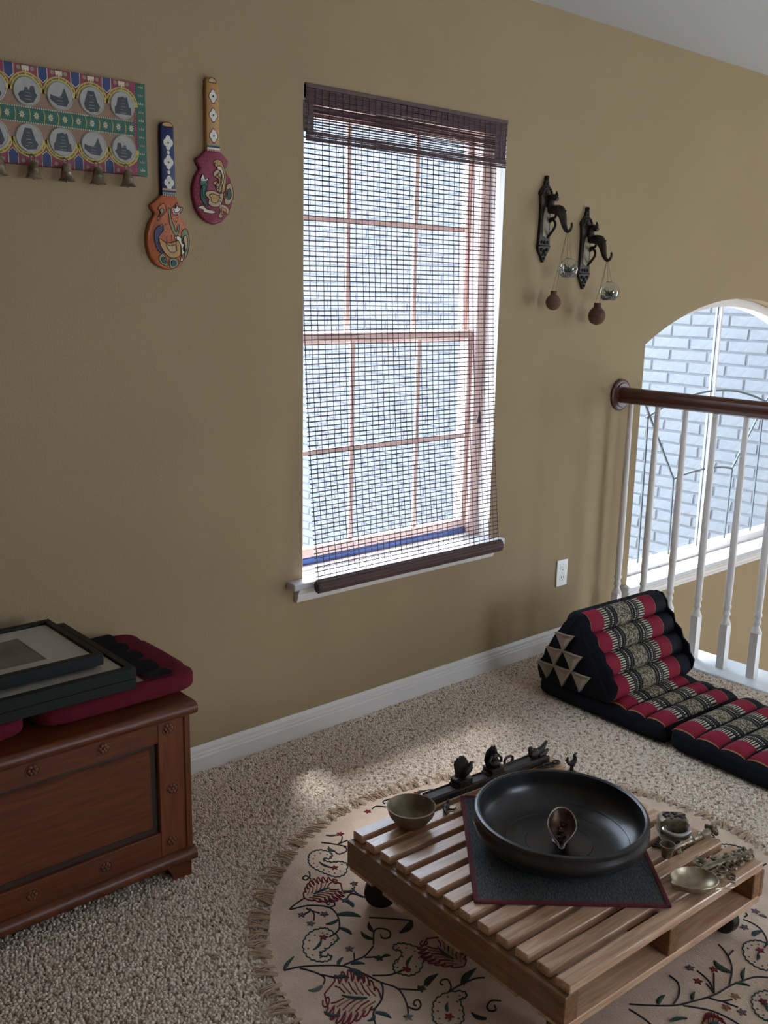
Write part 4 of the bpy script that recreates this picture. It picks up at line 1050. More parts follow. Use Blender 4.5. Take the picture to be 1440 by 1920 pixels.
for s0, s1, nr, first in ((-0.03, 0.553, 6, 0.30), (0.560, 1.13, 6, 0.567), (1.138, 1.70, 6, 1.145)):
    sec_ = rounded_block('mattress_section', 0.0, FW, s0, s1, 0.0, 0.080, 'navy_cloth', fc, 0.13)
    pitch = (s1-0.012-first)/nr if first != 0.30 else (s1-0.012-first)/3
    for k in range(nr if first != 0.30 else 3):
        sa = first+k*pitch
        b = MB()
        b.grid(lambda u, v: (0.008+(FW-0.030)*u, -(sa+pitch*v), 0.068+0.004*edge(u)+0.024*(math.sin(PI*v)**0.55 if 0 < v < 1 else 0)*edge(u, 14)), 48, 10, lambda u, v: ((0.008+(FW-0.030)*u)/FW, sa+pitch*v))
        o = b.build('tufted_roll', 'thai_fabric', sec_, angle=0, recalc=False)
        o.data.polygons.foreach_set('use_smooth', [True]*len(o.data.polygons))
AP, FB, BB = (0.145, 0.368), (0.322, 0.088), (-0.022, 0.085)
core = [(-AP[0], AP[1]-0.012), (-FB[0]+0.004, FB[1]-0.012), (-BB[0]-0.004, BB[1]-0.012)]
b = MB(); b.prism(core, 0.006, FW-0.008, plane='yz')
back = b.build('backrest', 'navy_cloth', fc, bevel=0.006, angle=50)
def slope_rolls(A, B, nr, m, sign, bulge):
    d = Vector((B[0]-A[0], B[1]-A[1])); ln = d.length; d /= ln; nrm = Vector((-d.y, d.x))*sign
    p = ln/nr
    for k in range(nr):
        b = MB()
        def f(u, v):
            bl_ = bulge*(math.sin(PI*v)**0.5 if 0 < v < 1 else 0)*edge(u, 40)-0.010*(1-edge(u, 40))
            s_ = A[0]+d.x*(k+v)*p+nrm.x*bl_; h = A[1]+d.y*(k+v)*p+nrm.y*bl_
            return (-0.006+(FW+0.008)*u, -s_, h)
        b.grid(f, 56, 12, lambda u, v: ((-0.006+(FW+0.008)*u)/FW, (k+v)*p))
        o = b.build('tufted_roll', m, back, angle=0, recalc=False)
        o.data.polygons.foreach_set('use_smooth', [True]*len(o.data.polygons))
slope_rolls(AP, FB, 4, 'thai_fabric', 1, 0.030)
slope_rolls(BB, AP, 4, 'navy_cloth', 1, 0.032)
CAP = [(-0.020, 0.062), (-0.027, 0.085), (-0.025, 0.125), (-0.006, 0.165), (0.0, 0.192), (0.018, 0.215), (0.035, 0.247), (0.048, 0.270), (0.067, 0.292), (0.085, 0.322), (0.109, 0.347), (0.140, 0.372), (0.172, 0.370), (0.196, 0.345), (0.203, 0.318), (0.232, 0.300), (0.240, 0.270), (0.270, 0.250), (0.281, 0.220), (0.310, 0.200), (0.318, 0.170), (0.340, 0.145), (0.335, 0.110), (0.305, 0.070)]
for xa, xb, ins in ((-0.004, 0.012, 0.05), (FW-0.008, FW-0.001, 0.0)):
    MB().prism([(-s_, h_) for s_, h_ in CAP], xa, xb, plane='yz', inset=ins).build('end_panel', 'navy_cloth', back, angle=60)
TRI = [[(0.060, 0.276), (0.144, 0.282), (0.100, 0.217)], [(0.021, 0.208), (0.099, 0.215), (0.064, 0.146)], [(0.102, 0.215), (0.187, 0.215), (0.146, 0.150)], [(-0.016, 0.140), (0.060, 0.144), (0.032, 0.088)], [(0.063, 0.145), (0.145, 0.149), (0.108, 0.078)], [(0.148, 0.148), (0.230, 0.150), (0.190, 0.085)]]
for tri in TRI:
    c = (sum(p[0] for p in tri)/3, sum(p[1] for p in tri)/3)
    pts = []
    for i in range(3):
        a, b2 = tri[i], tri[(i+1) % 3]
        pts += [a, ((a[0]+b2[0])/2+(c[0]-(a[0]+b2[0])/2)*0.10, (a[1]+b2[1])/2+(c[1]-(a[1]+b2[1])/2)*0.10)]
    b = MB()
    vs = [(-0.017, -p[0], p[1]) for p in pts]+[(-0.006, -c[0], c[1])]+[(0.007, -p[0], p[1]) for p in pts]
    fs = [(i, (i+1) % 6, 6) for i in range(6)]+[(i, 7+i, 7+(i+1) % 6, (i+1) % 6) for i in range(6)]
    b.add(vs, fs); o = b.build('triangle_pocket', 'tan_cloth', back, angle=0)
    MB().tube([(-0.017, -p[0], p[1]) for p in pts], 0.0022, n=5, closed=True).build('piping', 'tan_cloth', o)
    
# ================================================================== round embroidered rug
rg = thing('round_rug', 'round tan rug with crewel vines, paisleys and fringe under the pallet table', 'rug', (1.75, -1.2, 0))
RZ = 0.006
b = MB(); nr, na = 10, 120
vs = [(0, 0, RZ)]
for i in range(1, nr+1):
    for k in range(na):
        a = 2*PI*k/na; r = 0.700*i/nr
        if i == nr: r += 0.006*math.sin(7*a+1)+0.004*math.sin(17*a)
        vs.append((r*math.cos(a), r*math.sin(a), RZ if i < nr else RZ-0.001))
for k in range(na):
    a = 2*PI*k/na; x, y, _ = vs[1+(nr-1)*na+k]; vs.append((x, y, -0.0035))
fs = [(0, 1+k, 1+(k+1) % na) for k in range(na)]
for i in range(nr):
    for k in range(na):
        p = 1+i*na; fs.append((p+k, p+na+k, p+na+(k+1) % na, p+(k+1) % na))
b.add(vs, fs); b.build('rug_field', 'rug_cotton', rg, angle=0)
fm = []
for q_ in range(5):
    b = MB()
    for k in range(4):
        a = random.uniform(-0.35, 0.35); ln = random.uniform(0.03, 0.058); o0 = random.uniform(-0.006, 0.006)
        pts = [(-0.006, o0, 0.004), (ln*0.4, o0+a*ln*0.3, 0.0085), (ln*0.75, o0+a*ln*0.7+random.uniform(-.003, .003), 0.0065), (ln, o0+a*ln*1.1, 0.0045)]
        b.tube(pts, [0.0022, 0.0026, 0.0022, 0.001], n=5)
    fm.append(b.mesh('fringe_tuft', 'rug_fringe', angle=60))
for k in range(150):
    a = 2*PI*k/150+random.uniform(-.01, .01)
    link('fringe_tuft', fm[random.randrange(5)], rg, (0.699*math.cos(a), 0.699*math.sin(a), 0), (0, 0, a+random.uniform(-.5, .5)))
VINES=[[(-0.242,0.616),(-0.215,0.579),(-0.202,0.555)],[(-0.215,0.579),(-0.198,0.584),(-0.179,0.602)],[(-0.214,0.58),(-0.18,0.578)],[(-0.207,0.564),(-0.209,0.546),(-0.221,0.538),(-0.241,0.541),(-0.241,0.559)],[(-0.431,0.443),(-0.485,0.43),(-0.441,0.412),(-0.409,0.378),(-0.407,0.346),(-0.425,0.31),(-0.449,0.288),(-0.478,0.284)],[(-0.452,0.407),(-0.452,0.392),(-0.47,0.392)],[(-0.447,0.399),(-0.451,0.376),(-0.469,0.355)],[(-0.447,0.387),(-0.438,0.369)],[(-0.408,0.374),(-0.391,0.371),(-0.382,0.386),(-0.388,0.396),(-0.399,0.393),(-0.402,0.384),(-0.396,0.383)],[(-0.352,0.527),(-0.364,0.508),(-0.382,0.502),(-0.382,0.515),(-0.369,0.516),(-0.369,0.495)],[(-0.627,0.258),(-0.593,0.245),(-0.55,0.215),(-0.516,0.184),(-0.505,0.156),(-0.495,0.129),(-0.486,0.09),(-0.471,0.054),(-0.477,0.024),(-0.492,-0.004),(-0.508,-0.024)],[(-0.595,0.241),(-0.578,0.21),(-0.572,0.181),(-0.589,0.165)],[(-0.571,0.193),(-0.553,0.165)],[(-0.515,0.186),(-0.484,0.182),(-0.456,0.179),(-0.418,0.193)],[(-0.484,0.182),(-0.469,0.202)],[(-0.46,0.175),(-0.433,0.156)],[(-0.486,0.118),(-0.455,0.095),(-0.419,0.087)],[(-0.486,0.09),(-0.494,0.073),(-0.52,0.048),(-0.559,0.03),(-0.579,-0.002)],[(-0.492,-0.004),(-0.483,-0.023),(-0.467,-0.019),(-0.46,-0.005),(-0.468,-0.001),(-0.477,-0.008),(-0.475,-0.015)],[(-0.473,0.052),(-0.442,0.021)],[(-0.324,0.385),(-0.303,0.4)],[(-0.31,0.342),(-0.317,0.371),(-0.312,0.4)],[(-0.315,0.35),(-0.328,0.381),(-0.354,0.371)],[(0.023,0.644),(0.003,0.666),(-0.018,0.662)],[(0.08,0.668),(0.06,0.685),(0.039,0.675),(0.031,0.659)],[(-0.357,0.28),(-0.32,0.244),(-0.287,0.208)],[(-0.416,0.195),(-0.38,0.233),(-0.36,0.227),(-0.354,0.206),(-0.37,0.192),(-0.383,0.201),(-0.377,0.214)],[(-0.392,-0.029),(-0.376,-0.02),(-0.366,0.0),(-0.376,0.008),(-0.387,0.003),(-0.386,-0.006)],[(-0.392,-0.029),(-0.36,-0.029),(-0.318,-0.036),(-0.298,-0.048)],[(-0.325,-0.121),(-0.341,-0.107),(-0.361,-0.113),(-0.366,-0.126),(-0.354,-0.132),(-0.346,-0.121)],[(-0.12,-0.306),(-0.09,-0.336),(-0.05,-0.37),(-0.015,-0.387),(0.045,-0.409),(0.099,-0.417),(0.135,-0.426),(0.17,-0.438),(0.193,-0.458)],[(0.102,-0.415),(0.15,-0.395),(0.181,-0.373),(0.203,-0.345),(0.212,-0.325)],[(0.19,-0.362),(0.219,-0.359)],[(0.053,-0.407),(0.085,-0.388),(0.112,-0.372)],[(0.053,-0.407),(0.068,-0.379)],[(0.053,-0.407),(0.079,-0.379),(0.09,-0.343)],[(-0.047,-0.368),(-0.01,-0.359),(0.02,-0.338),(0.027,-0.31)],[(0.029,-0.404),(0.042,-0.43),(0.066,-0.443)],[(0.042,-0.43),(0.053,-0.464)],[(-0.034,-0.384),(-0.003,-0.428),(0.007,-0.464),(0.007,-0.494)],[(-0.133,-0.315),(-0.132,-0.347),(-0.136,-0.374)],[(0.346,-0.314),(0.349,-0.341),(0.339,-0.368),(0.312,-0.394),(0.282,-0.402)],[(0.356,-0.311),(0.369,-0.312),(0.374,-0.306)]]
LEAVES=[((-0.184,0.618),(-0.21,0.637),0.008,'grey'),((-0.241,0.559),(-0.24,0.586),0.014,'teal'),((-0.409,0.338),(-0.37,0.294),0.022,'green'),((-0.419,0.323),(-0.454,0.327),0.012,'teal'),((-0.437,0.295),(-0.431,0.256),0.014,'teal'),((-0.627,0.258),(-0.582,0.281),0.01,'teal'),((-0.592,0.164),(-0.624,0.171),0.014,'grey'),((-0.554,0.166),(-0.53,0.146),0.014,'teal'),((-0.523,0.193),(-0.498,0.207),0.01,'teal'),((-0.499,0.179),(-0.474,0.158),0.012,'teal'),((-0.51,0.166),(-0.513,0.125),0.02,'teal'),((-0.427,0.151),(-0.411,0.141),0.01,'green'),((-0.618,0.068),(-0.638,0.099),0.012,'teal'),((-0.556,0.028),(-0.541,-0.007),0.014,'teal'),((-0.562,0.022),(-0.585,0.019),0.01,'teal'),((-0.313,0.388),(-0.336,0.403),0.012,'teal'),((-0.358,0.367),(-0.361,0.335),0.014,'teal'),((-0.286,0.205),(-0.34,0.189),0.02,'dark'),((-0.402,0.209),(-0.407,0.25),0.014,'green'),((-0.384,0.231),(-0.368,0.267),0.012,'dark'),((-0.354,-0.033),(-0.291,-0.015),0.018,'dark'),((-0.419,0.016),(-0.37,0.027),0.018,'dark'),((-0.388,-0.137),(-0.4,-0.104),0.014,'dark'),((0.145,-0.396),(0.152,-0.349),0.022,'green'),((0.141,-0.427),(0.182,-0.409),0.01,'green'),((0.118,-0.42),(0.135,-0.447),0.01,'green'),((-0.003,-0.389),(0.023,-0.378),0.01,'green'),((-0.072,-0.347),(-0.036,-0.341),0.012,'green'),((-0.098,-0.391),(-0.061,-0.411),0.012,'green'),((0.304,-0.363),(0.339,-0.368),0.016,'teal'),((0.392,-0.331),(0.396,-0.35),0.012,'grey')]
FLOWERS=[((-0.175,0.616),'red'),((-0.476,0.393),'purple'),((-0.48,0.352),'grey'),((-0.432,0.36),'purple'),((-0.467,0.221),'purple'),((-0.436,0.152),'green'),((-0.511,-0.027),'grey'),((-0.431,0.018),'green'),((-0.296,0.41),'purple'),((-0.358,0.37),'grey'),((-0.036,0.66),'red'),((-0.431,0.017),'green'),((0.124,-0.365),'red'),((0.06,-0.363),'red'),((0.086,-0.327),'purple'),((0.08,-0.442),'orange'),((0.046,-0.477),'purple'),((0.033,-0.447),'orange'),((0.319,-0.332),'purple'),((0.4,-0.317),'purple')]
PAISLEYS=[([(-0.313,0.578),(-0.296,0.591),(-0.272,0.59),(-0.258,0.569),(-0.258,0.551),(-0.273,0.541),(-0.282,0.552),(-0.292,0.543),(-0.281,0.521),(-0.262,0.509),(-0.257,0.488),(-0.286,0.461),(-0.309,0.462),(-0.319,0.48),(-0.326,0.502),(-0.331,0.532),(-0.328,0.555)],[(-0.296,0.503),(-0.305,0.545),(-0.29,0.498)]),([(-0.462,0.305),(-0.463,0.271),(-0.478,0.263),(-0.509,0.256),(-0.529,0.253),(-0.536,0.239),(-0.517,0.23),(-0.528,0.222),(-0.546,0.231),(-0.556,0.255),(-0.548,0.288),(-0.523,0.315),(-0.494,0.325),(-0.469,0.318)],[(-0.498,0.287),(-0.535,0.271),(-0.488,0.292)]),([(-0.436,0.098),(-0.419,0.116),(-0.39,0.124),(-0.379,0.141),(-0.388,0.155),(-0.373,0.162),(-0.355,0.147),(-0.345,0.119),(-0.357,0.089),(-0.39,0.066),(-0.418,0.064),(-0.432,0.082)],[(-0.406,0.092),(-0.372,0.109),(-0.413,0.085)]),([(0.137,0.673),(0.156,0.68),(0.179,0.672),(0.199,0.656),(0.201,0.631),(0.187,0.598),(0.158,0.599),(0.15,0.628),(0.129,0.645)],[(0.151,0.649),(0.175,0.642),(0.148,0.646)]),([(-0.46,-0.051),(-0.433,-0.03),(-0.398,-0.029),(-0.369,-0.048),(-0.374,-0.062),(-0.392,-0.06),(-0.411,-0.088),(-0.436,-0.109),(-0.464,-0.098),(-0.477,-0.075)],[(-0.437,-0.071),(-0.416,-0.05),(-0.444,-0.082)]),([(0.253,-0.368),(0.276,-0.368),(0.296,-0.38),(0.3,-0.398),(0.289,-0.421),(0.258,-0.442),(0.228,-0.448),(0.211,-0.438),(0.209,-0.414),(0.219,-0.391)],[(0.254,-0.402),(0.228,-0.412),(0.268,-0.4)]),([(0.101,-0.472),(0.128,-0.47),(0.149,-0.48),(0.151,-0.497),(0.112,-0.522),(0.074,-0.528),(0.064,-0.515),(0.073,-0.492)],[(0.108,-0.494),(0.09,-0.511),(0.112,-0.49)])]
FLAMES=[((-0.431,0.443),(-0.322,0.432),0.05),((-0.52,0.048),(-0.603,0.141),0.075),((-0.308,0.008),(-0.304,0.132),0.05),((-0.053,-0.444),(-0.012,-0.471),0.03)]

def ribbon(path, w, h=0.0022, closed=False):
    P = [Vector((p[0], p[1], 0)) for p in path]; n = len(P); b = MB(); vs = []; fs = []
    for i in range(n):
        d = (P[(i+1) % n]-P[i-1]) if closed else (P[min(i+1, n-1)]-P[max(i-1, 0)])
        if d.length < 1e-9: d = Vector((1, 0, 0))
        d.normalize(); s_ = Vector((-d.y, d.x, 0))
        ww = w[i] if isinstance(w, list) else w
        vs += [P[i]+s_*ww/2+Vector((0, 0, RZ-0.0003)), P[i]+s_*ww*0.25+Vector((0, 0, RZ+h)), P[i]-s_*ww*0.25+Vector((0, 0, RZ+h)), P[i]-s_*ww/2+Vector((0, 0, RZ-0.0003))]
    for i in range(n if closed else n-1):
        j = (i+1) % n
        for k in range(3): fs.append((4*i+k, 4*i+k+1, 4*j+k+1, 4*j+k))
    return b.add(vs, fs)
def crv(pts, k=6, closed=False): return [(v.x, v.y) for v in spline([(p[0], p[1], 0) for p in pts], k, closed)]
def fit(p): return math.hypot(p[0], p[1]) < 0.68
def rot2(p, a): return (p[0]*math.cos(a)-p[1]*math.sin(a), p[0]*math.sin(a)+p[1]*math.cos(a))
def stitch_vine(v):
    v = [p for p in v if fit(p)]
    if len(v) >= 2: ribbon(crv(v), 0.0042).build('vine', 'wool_vine', rg, angle=60)
def stitch_leaf(a, b2, w, c):
    if not (fit(a) and fit(b2)): return
    A, B = Vector(a), Vector(b2); d = B-A; s_ = Vector((-d.y, d.x)).normalized()
    n = 9; pts = []; ws = []
    for i in range(n):
        t = i/(n-1); p = A+d*t+s_*w*0.35*math.sin(PI*t); pts.append((p.x, p.y)); ws.append(max(0.0015, w*math.sin(PI*min(1, t*0.9+0.1))**0.8))
    ribbon(pts, ws, 0.0026).build('leaf', 'wool_'+c, rg, angle=60)
flm = {}
def stitch_flower(p, c, r=0.0125):
    if not fit(p): return
    if c not in flm:
        b = MB(); n = 20
        top = [((r*(0.72+0.28*math.cos(5*2*PI*k/n)))*math.cos(2*PI*k/n), (r*(0.72+0.28*math.cos(5*2*PI*k/n)))*math.sin(2*PI*k/n)) for k in range(n)]
        vs = [(x, y, -0.0003) for x, y in top]+[(x*.8, y*.8, 0.0022) for x, y in top]+[(0, 0, 0.003)]
        b.add(vs, [(k, (k+1) % n, n+(k+1) % n, n+k) for k in range(n)]+[(n+k, n+(k+1) % n, 2*n) for k in range(n)])
        flm[c] = b.mesh('flower', 'wool_'+c, angle=50)
    link('flower', flm[c], rg, (p[0], p[1], RZ), (0, 0, random.uniform(0, 6)))
def stitch_paisley(outl, inn):
    outl = [p for p in outl if fit(p)]
    if len(outl) < 5: return
    c = crv(outl, 8, True); n = len(c); out2 = []
    for i, p in enumerate(c):
        d = Vector((c[(i+1) % n][0]-c[i-1][0], c[(i+1) % n][1]-c[i-1][1]))
        d = d.normalized() if d.length else Vector((1, 0)); w = 0.0035*abs(math.sin(i*PI/4))
        out2.append((p[0]-d.y*w, p[1]+d.x*w))
    o = ribbon(out2, 0.0034, closed=True).build('paisley', 'wool_teal', rg, angle=60)
    cx = sum(p[0] for p in outl)/len(outl); cy = sum(p[1] for p in outl)/len(outl)
    for i in range(0, n, 8):
        x, y = c[i]; x += (cx-x)*0.24; y += (cy-y)*0.24
        b = MB(); b.ball((x, y, RZ), (0.0028, 0.0028, 0.0016), 6, 4); b.build('stitch_dot', 'wool_grey', o)
    stitch_leaf(inn[0], inn[1], 0.009, 'teal'); stitch_flower(inn[2], 'red', 0.010)
def stitch_flame(base, tip, w):
    A, B = Vector(base), Vector(tip); d = B-A; L_ = d.length; d /= L_; s_ = Vector((-d.y, d.x))
    def P(t, o): p = A+d*L_*t+s_*o; return (p.x, p.y)
    for sg in (1, -1):
        pts = [P(0, 0)]
        m = 8
        for k in range(m):
            t = 0.05+0.84*k/m; env = w*math.sin(PI*min(1.0, t*0.93+0.05))**0.75
            pts += crv([P(t, sg*env*0.62), P(t+0.05, sg*env*1.02), P(t+0.115, sg*env*1.12), P(t+0.09, sg*env*0.80)], 3)
        pts.append(P(1.0, 0))
        if all(fit(p) for p in pts): ribbon(pts, 0.0042).build('flame_outline', 'wool_red', rg, angle=60)
    curl = [P(0.93+0.07*math.cos(a)*(1-a/9), w*0.28+w*0.30*math.sin(a)*(1-a/9)) for a in [0.6*i for i in range(12)]]
    if all(fit(p) for p in curl): ribbon(crv(curl, 3), 0.0036).build('flame_outline', 'wool_red', rg, angle=60)
    for k in range(6):
        t = 0.10+0.11*k
        for sg in (1, -1):
            q0, q1 = P(t, sg*w*0.1), P(t+0.20, sg*w*0.62*math.sin(PI*min(1, t+0.2))**0.7)
            if fit(q0) and fit(q1): ribbon([q0, P(t+0.11, sg*w*0.3), q1], 0.0034).build('flame_vein', 'wool_red' if k % 2 else 'wool_orange', rg, angle=60)
    stitch_leaf(P(0.25, 0), P(0.7, 0), 0.010, 'teal')
for v in VINES: stitch_vine(v)
for l in LEAVES: stitch_leaf(*l)
for p, c in FLOWERS: stitch_flower(p, c)
for o_, i_ in PAISLEYS: stitch_paisley(o_, i_)
for f_ in FLAMES: stitch_flame(*f_)
# the same repeat turned round for the far side of the rug
def far_side(p):
    a = math.degrees(math.atan2(p[1], p[0])); return -22 < a < 112 and 0.22 < math.hypot(*p) < 0.67
for ang in (-2.30,):
    R2 = lambda p: rot2(p, ang)
    for v in VINES:
        v2 = [R2(p) for p in v]
        if all(far_side(p) for p in v2): stitch_vine(v2)
    for a, b2, w, c in LEAVES:
        if far_side(R2(a)) and far_side(R2(b2)): stitch_leaf(R2(a), R2(b2), w, c)
    for p, c in FLOWERS:
        if far_side(R2(p)): stitch_flower(R2(p), c)
    for o_, i_ in PAISLEYS:
        if all(far_side(R2(p)) for p in o_): stitch_paisley([R2(p) for p in o_], [R2(p) for p in i_])
    for a, b2, w in FLAMES:
        if far_side(R2(a)) and far_side(R2(b2)): stitch_flame(R2(a), R2(b2), w)

# ================================================================== pallet table on casters
TZ = 0.2
tb = thing('pallet_table', 'low varnished pallet table with slatted top on black casters', 'table', (1.731, -1.201, RZ), -0.042)
tl, td = 0.706, 0.694
pz = lambda z: z-RZ
sl = MB().box(-tl/2+0.010, tl/2-0.004, -0.0182, 0.0182, -0.021, 0).mesh('slat', 'pallet_wood', bevel=0.0022, angle=40)
for k in range(13):
    link('slat', sl, tb, (random.uniform(-.003, .003), td/2-0.0182-k*(td-0.0364)/12, pz(TZ)))
for x in (-tl/2+0.006, -0.016, tl/2-0.038):
    MB().box(x, x+0.032, -td/2, td/2, pz(0.112), pz(TZ-0.021)).build('stringer', 'pallet_wood_cross_shaded', tb, bevel=0.002)
for x in (-tl/2-0.004, tl/2-0.010):
    MB().box(x, x+0.014, -td/2-0.001, td/2+0.001, pz(0.110), pz(TZ-0.0225)).build('side_board', 'pallet_wood_cross_shaded', tb, bevel=0.0015)
for k, y in enumerate((-td/2+0.045, -td/4, 0, td/4, td/2-0.045)):
    MB().box(-tl/2+0.003, tl/2-0.003, y-0.045, y+0.045, pz(0.094), pz(0.112)).build('bottom_board', 'pallet_wood', tb, bevel=0.002)
b = MB(); b.lathe([(0.012, -0.013), (0.037, -0.013), (0.040, -0.010), (0.040, 0.010), (0.037, 0.013), (0.012, 0.013)], (0, 0, 0.040), n=24, T=Matrix.Rotation(PI/2, 3, 'Y'))
wheel_me = b.mesh('wheel', 'black_rubber', angle=40)
b = MB(); b.lathe([(0.026, 0.088), (0.026, 0.084), (0.024, 0.081), (0.022, 0.075)], n=18)
b.box(-0.019, -0.0155, -0.018, 0.016, 0.030, 0.076); b.box(0.0155, 0.019, -0.018, 0.016, 0.030, 0.076)
fork_me = b.mesh('caster', 'black_rubber', angle=40)
b = MB(); b.box(-0.032, 0.032, -0.028, 0.028, 0.0845, 0.088); plate_me = b.mesh('mount_plate', 'pallet_wood_cross_shaded', bevel=0.001)
b = MB(); b.lathe([(0.005, -0.018), (0.005, 0.018)], (0, 0, 0.036), n=10, T=Matrix.Rotation(PI/2, 3, 'Y')); axle_me = b.mesh('axle', 'steel', angle=40)
for sx in (-1, 1):
    for sy in (-1, 1):
        c = link('caster', fork_me, tb, (sx*(tl/2-0.055), sy*(td/2-0.06), 0), (0, 0, random.uniform(-1, 1)))
        link('wheel', wheel_me, c); link('axle', axle_me, c); link('mount_plate', plate_me, c)

# ---------------------------------------------------------------- woven mat and bronze bowl
mt = thing('woven_mat', 'dark blue-green woven mat with maroon border under the big bowl', 'mat', (1.7315, -1.2095, TZ), 0.8375-PI)
MB().box(-0.2285, 0.2285, -0.2135, 0.2135, 0.0002, 0.006).build('weave', 'mat_weave', mt, bevel=0.002)
for (a, b2, c, d) in ((-0.2285, 0.2285, -0.2150, -0.203), (-0.2285, 0.2285, 0.203, 0.2150), (-0.230, -0.218, -0.203, 0.203), (0.218, 0.230, -0.203, 0.203)):
    MB().box(a, b2, c, d, 0.0, 0.0072).build('border', 'mat_border', mt, bevel=0.002)
bw = thing('bronze_bowl', 'large wide dark bronze bowl standing on the woven mat', 'bowl', (1.736, -1.214, TZ+0.006))
pf = [(0.001, 0.001), (0.11, 0.001), (0.150, 0.010), (0.182, 0.026), (0.202, 0.047), (0.208, 0.062), (0.2075, 0.072), (0.203, 0.079), (0.2035, 0.084), (0.206, 0.090), (0.2045, 0.095), (0.199, 0.0965), (0.194, 0.094), (0.1925, 0.086), (0.195, 0.072), (0.194, 0.058), (0.185, 0.040), (0.165, 0.024), (0.138, 0.0135), (0.10, 0.0105), (0.001, 0.0105)]
bl_o = MB().lathe(pf, n=72).build('bowl_shell', 'dark_bronze', bw, angle=40)
for r, zz in ((0.165, 0.0245), (0.128, 0.0128), (0.08, 0.0108)):
    MB().tube([(r*math.cos(2*PI*k/64), r*math.sin(2*PI*k/64), zz) for k in range(64)], 0.0009, n=4, closed=True).build('turning_ring', 'dark_bronze', bw)
# leaf-shaped lamp in the bowl
ol = thing('leaf_lamp', 'small copper leaf-shaped oil lamp standing inside the big bowl', 'oil lamp', (1.733, -1.222, TZ+0.0168), math.atan2(-0.08, -0.10))
def leaf_outline(t, s=1.0):
    # 0..1 round the rim; pointed at +x
    a = 2*PI*t
    x = 0.055*math.cos(a); y = 0.0345*math.sin(a)*(1-0.55*max(0, math.cos(a))**1.2) if True else 0
    return x*s+(0.010 if math.cos(a) > 0.95 else 0)*s, y*s
n = 40; b = MB(); vs = []; tilt = -0.40
def lv(x, y, z): return (x*math.cos(tilt)-0*z, y, 0.046+z+x*math.sin(tilt)*1.0)
levels = [(0.25, -0.034), (0.62, -0.028), (0.92, -0.010), (1.0, 0.0), (0.93, 0.0), (0.85, -0.010), (0.55, -0.022), (0.05, -0.025)]
for s_, z in levels:
    for k in range(n):
        x, y = leaf_outline(k/n, s_); vs.append(lv(x, y, z))
fs = [(i*n+k, i*n+(k+1) % n, (i+1)*n+(k+1) % n, (i+1)*n+k) for i in range(len(levels)-1) for k in range(n)]
fs += [tuple(range(n-1, -1, -1)), tuple(range((len(levels)-1)*n, len(levels)*n))]
b.add(vs, fs); cup = b.build('lamp_cup', 'copper_lamp', ol, angle=40)
MB().tube([lv(*leaf_outline(k/n, 0.985), 0.0005) for k in range(n)], 0.0016, n=5, closed=True).build('rim', 'pale_brass', cup)
MB().lathe([(0.022, 0.0), (0.022, 0.003), (0.014, 0.006), (0.013, 0.012), (0.018, 0.018)], (-0.012, 0, 0), n=20).build('foot', 'copper_lamp', ol)
b = MB()
for k in range(7): b.ball(lv(-0.035+0.009*k, 0.004*math.sin(k*2), -0.021+0.002*(k % 2)), (0.006, 0.007, 0.003), 7, 4)
b.build('relief', 'copper_lamp', cup)

# ---------------------------------------------------------------- small brown bowl
sb = thing('small_bowl', 'small round brown metal bowl at the left corner of the table', 'bowl', (1.531, -0.914, TZ))
MB().lathe([(0.024, 0.0), (0.028, 0.002), (0.040, 0.012), (0.055, 0.032), (0.0605, 0.050), (0.0615, 0.054), (0.058, 0.055), (0.055, 0.050), (0.048, 0.032), (0.036, 0.016), (0.022, 0.009), (0.001, 0.008)], n=40).build('bowl_shell', 'brown_bowl', sb, angle=40)

# ---------------------------------------------------------------- long carved figure bar
cb_ = thing('figure_bar', 'long dark carved bar with fan-tailed bird and seated figure along the rear slat', 'carving', (1.855, -0.876, TZ), -0.085)
b = MB(); b.prism([(-0.022, 0.0), (0.022, 0.0), (0.022, 0.014), (0.017, 0.019), (0.014, 0.015), (-0.014, 0.015), (-0.017, 0.019), (-0.022, 0.014)], -0.213, 0.215, plane='yz'); b.build('bar', 'dark_iron', cb_, angle=30)
def pedestal(x, p=None):
    return MB().prism([(x-0.030, 0.013), (x+0.030, 0.013), (x+0.026, 0.021), (x+0.022, 0.023), (x+0.022, 0.032), (x+0.026, 0.036), (x-0.026, 0.036), (x-0.022, 0.032), (x-0.022, 0.023), (x-0.026, 0.021)], -0.020, 0.020).build('pedestal', 'dark_iron', cb_, bevel=0.001, angle=30)
pd = pedestal(-0.098)
b = MB(); fan = []
for k in range(13):
    a = PI*0.15+PI*0.62*k/12; r = 0.054+0.003*(k % 2); fan.append((-0.104+r*math.cos(a)*0.55, 0.044+r*math.sin(a)))
fan = [(-0.086, 0.034)]+fan+[(-0.118, 0.040)]
b.prism(fan, -0.003, 0.003); b.build('bird_tail', 'dark_iron', pd, bevel=0.0008)
b = MB(); b.tube(spline([(-0.098, -0.004, 0.037), (-0.088, -0.004, 0.052), (-0.076, -0.004, 0.058), (-0.070, -0.004, 0.070), (-0.062, -0.004, 0.072)], 4), rk([0.006, 0.012, 0.010, 0.006, 0.002], 4), n=8); b.build('bird_body', 'dark_iron', pd)
pd = pedestal(0.018)
b = MB(); b.ball((0.018, 0, 0.045), (0.022, 0.016, 0.011), 12, 7); b.ball((0.018, 0, 0.060), (0.012, 0.010, 0.016), 10, 7); b.ball((0.018, 0, 0.080), (0.008, 0.008, 0.009), 10, 6); b.tube([(0.018, 0, 0.085), (0.018, 0, 0.097)], [0.006, 0.001], n=7)
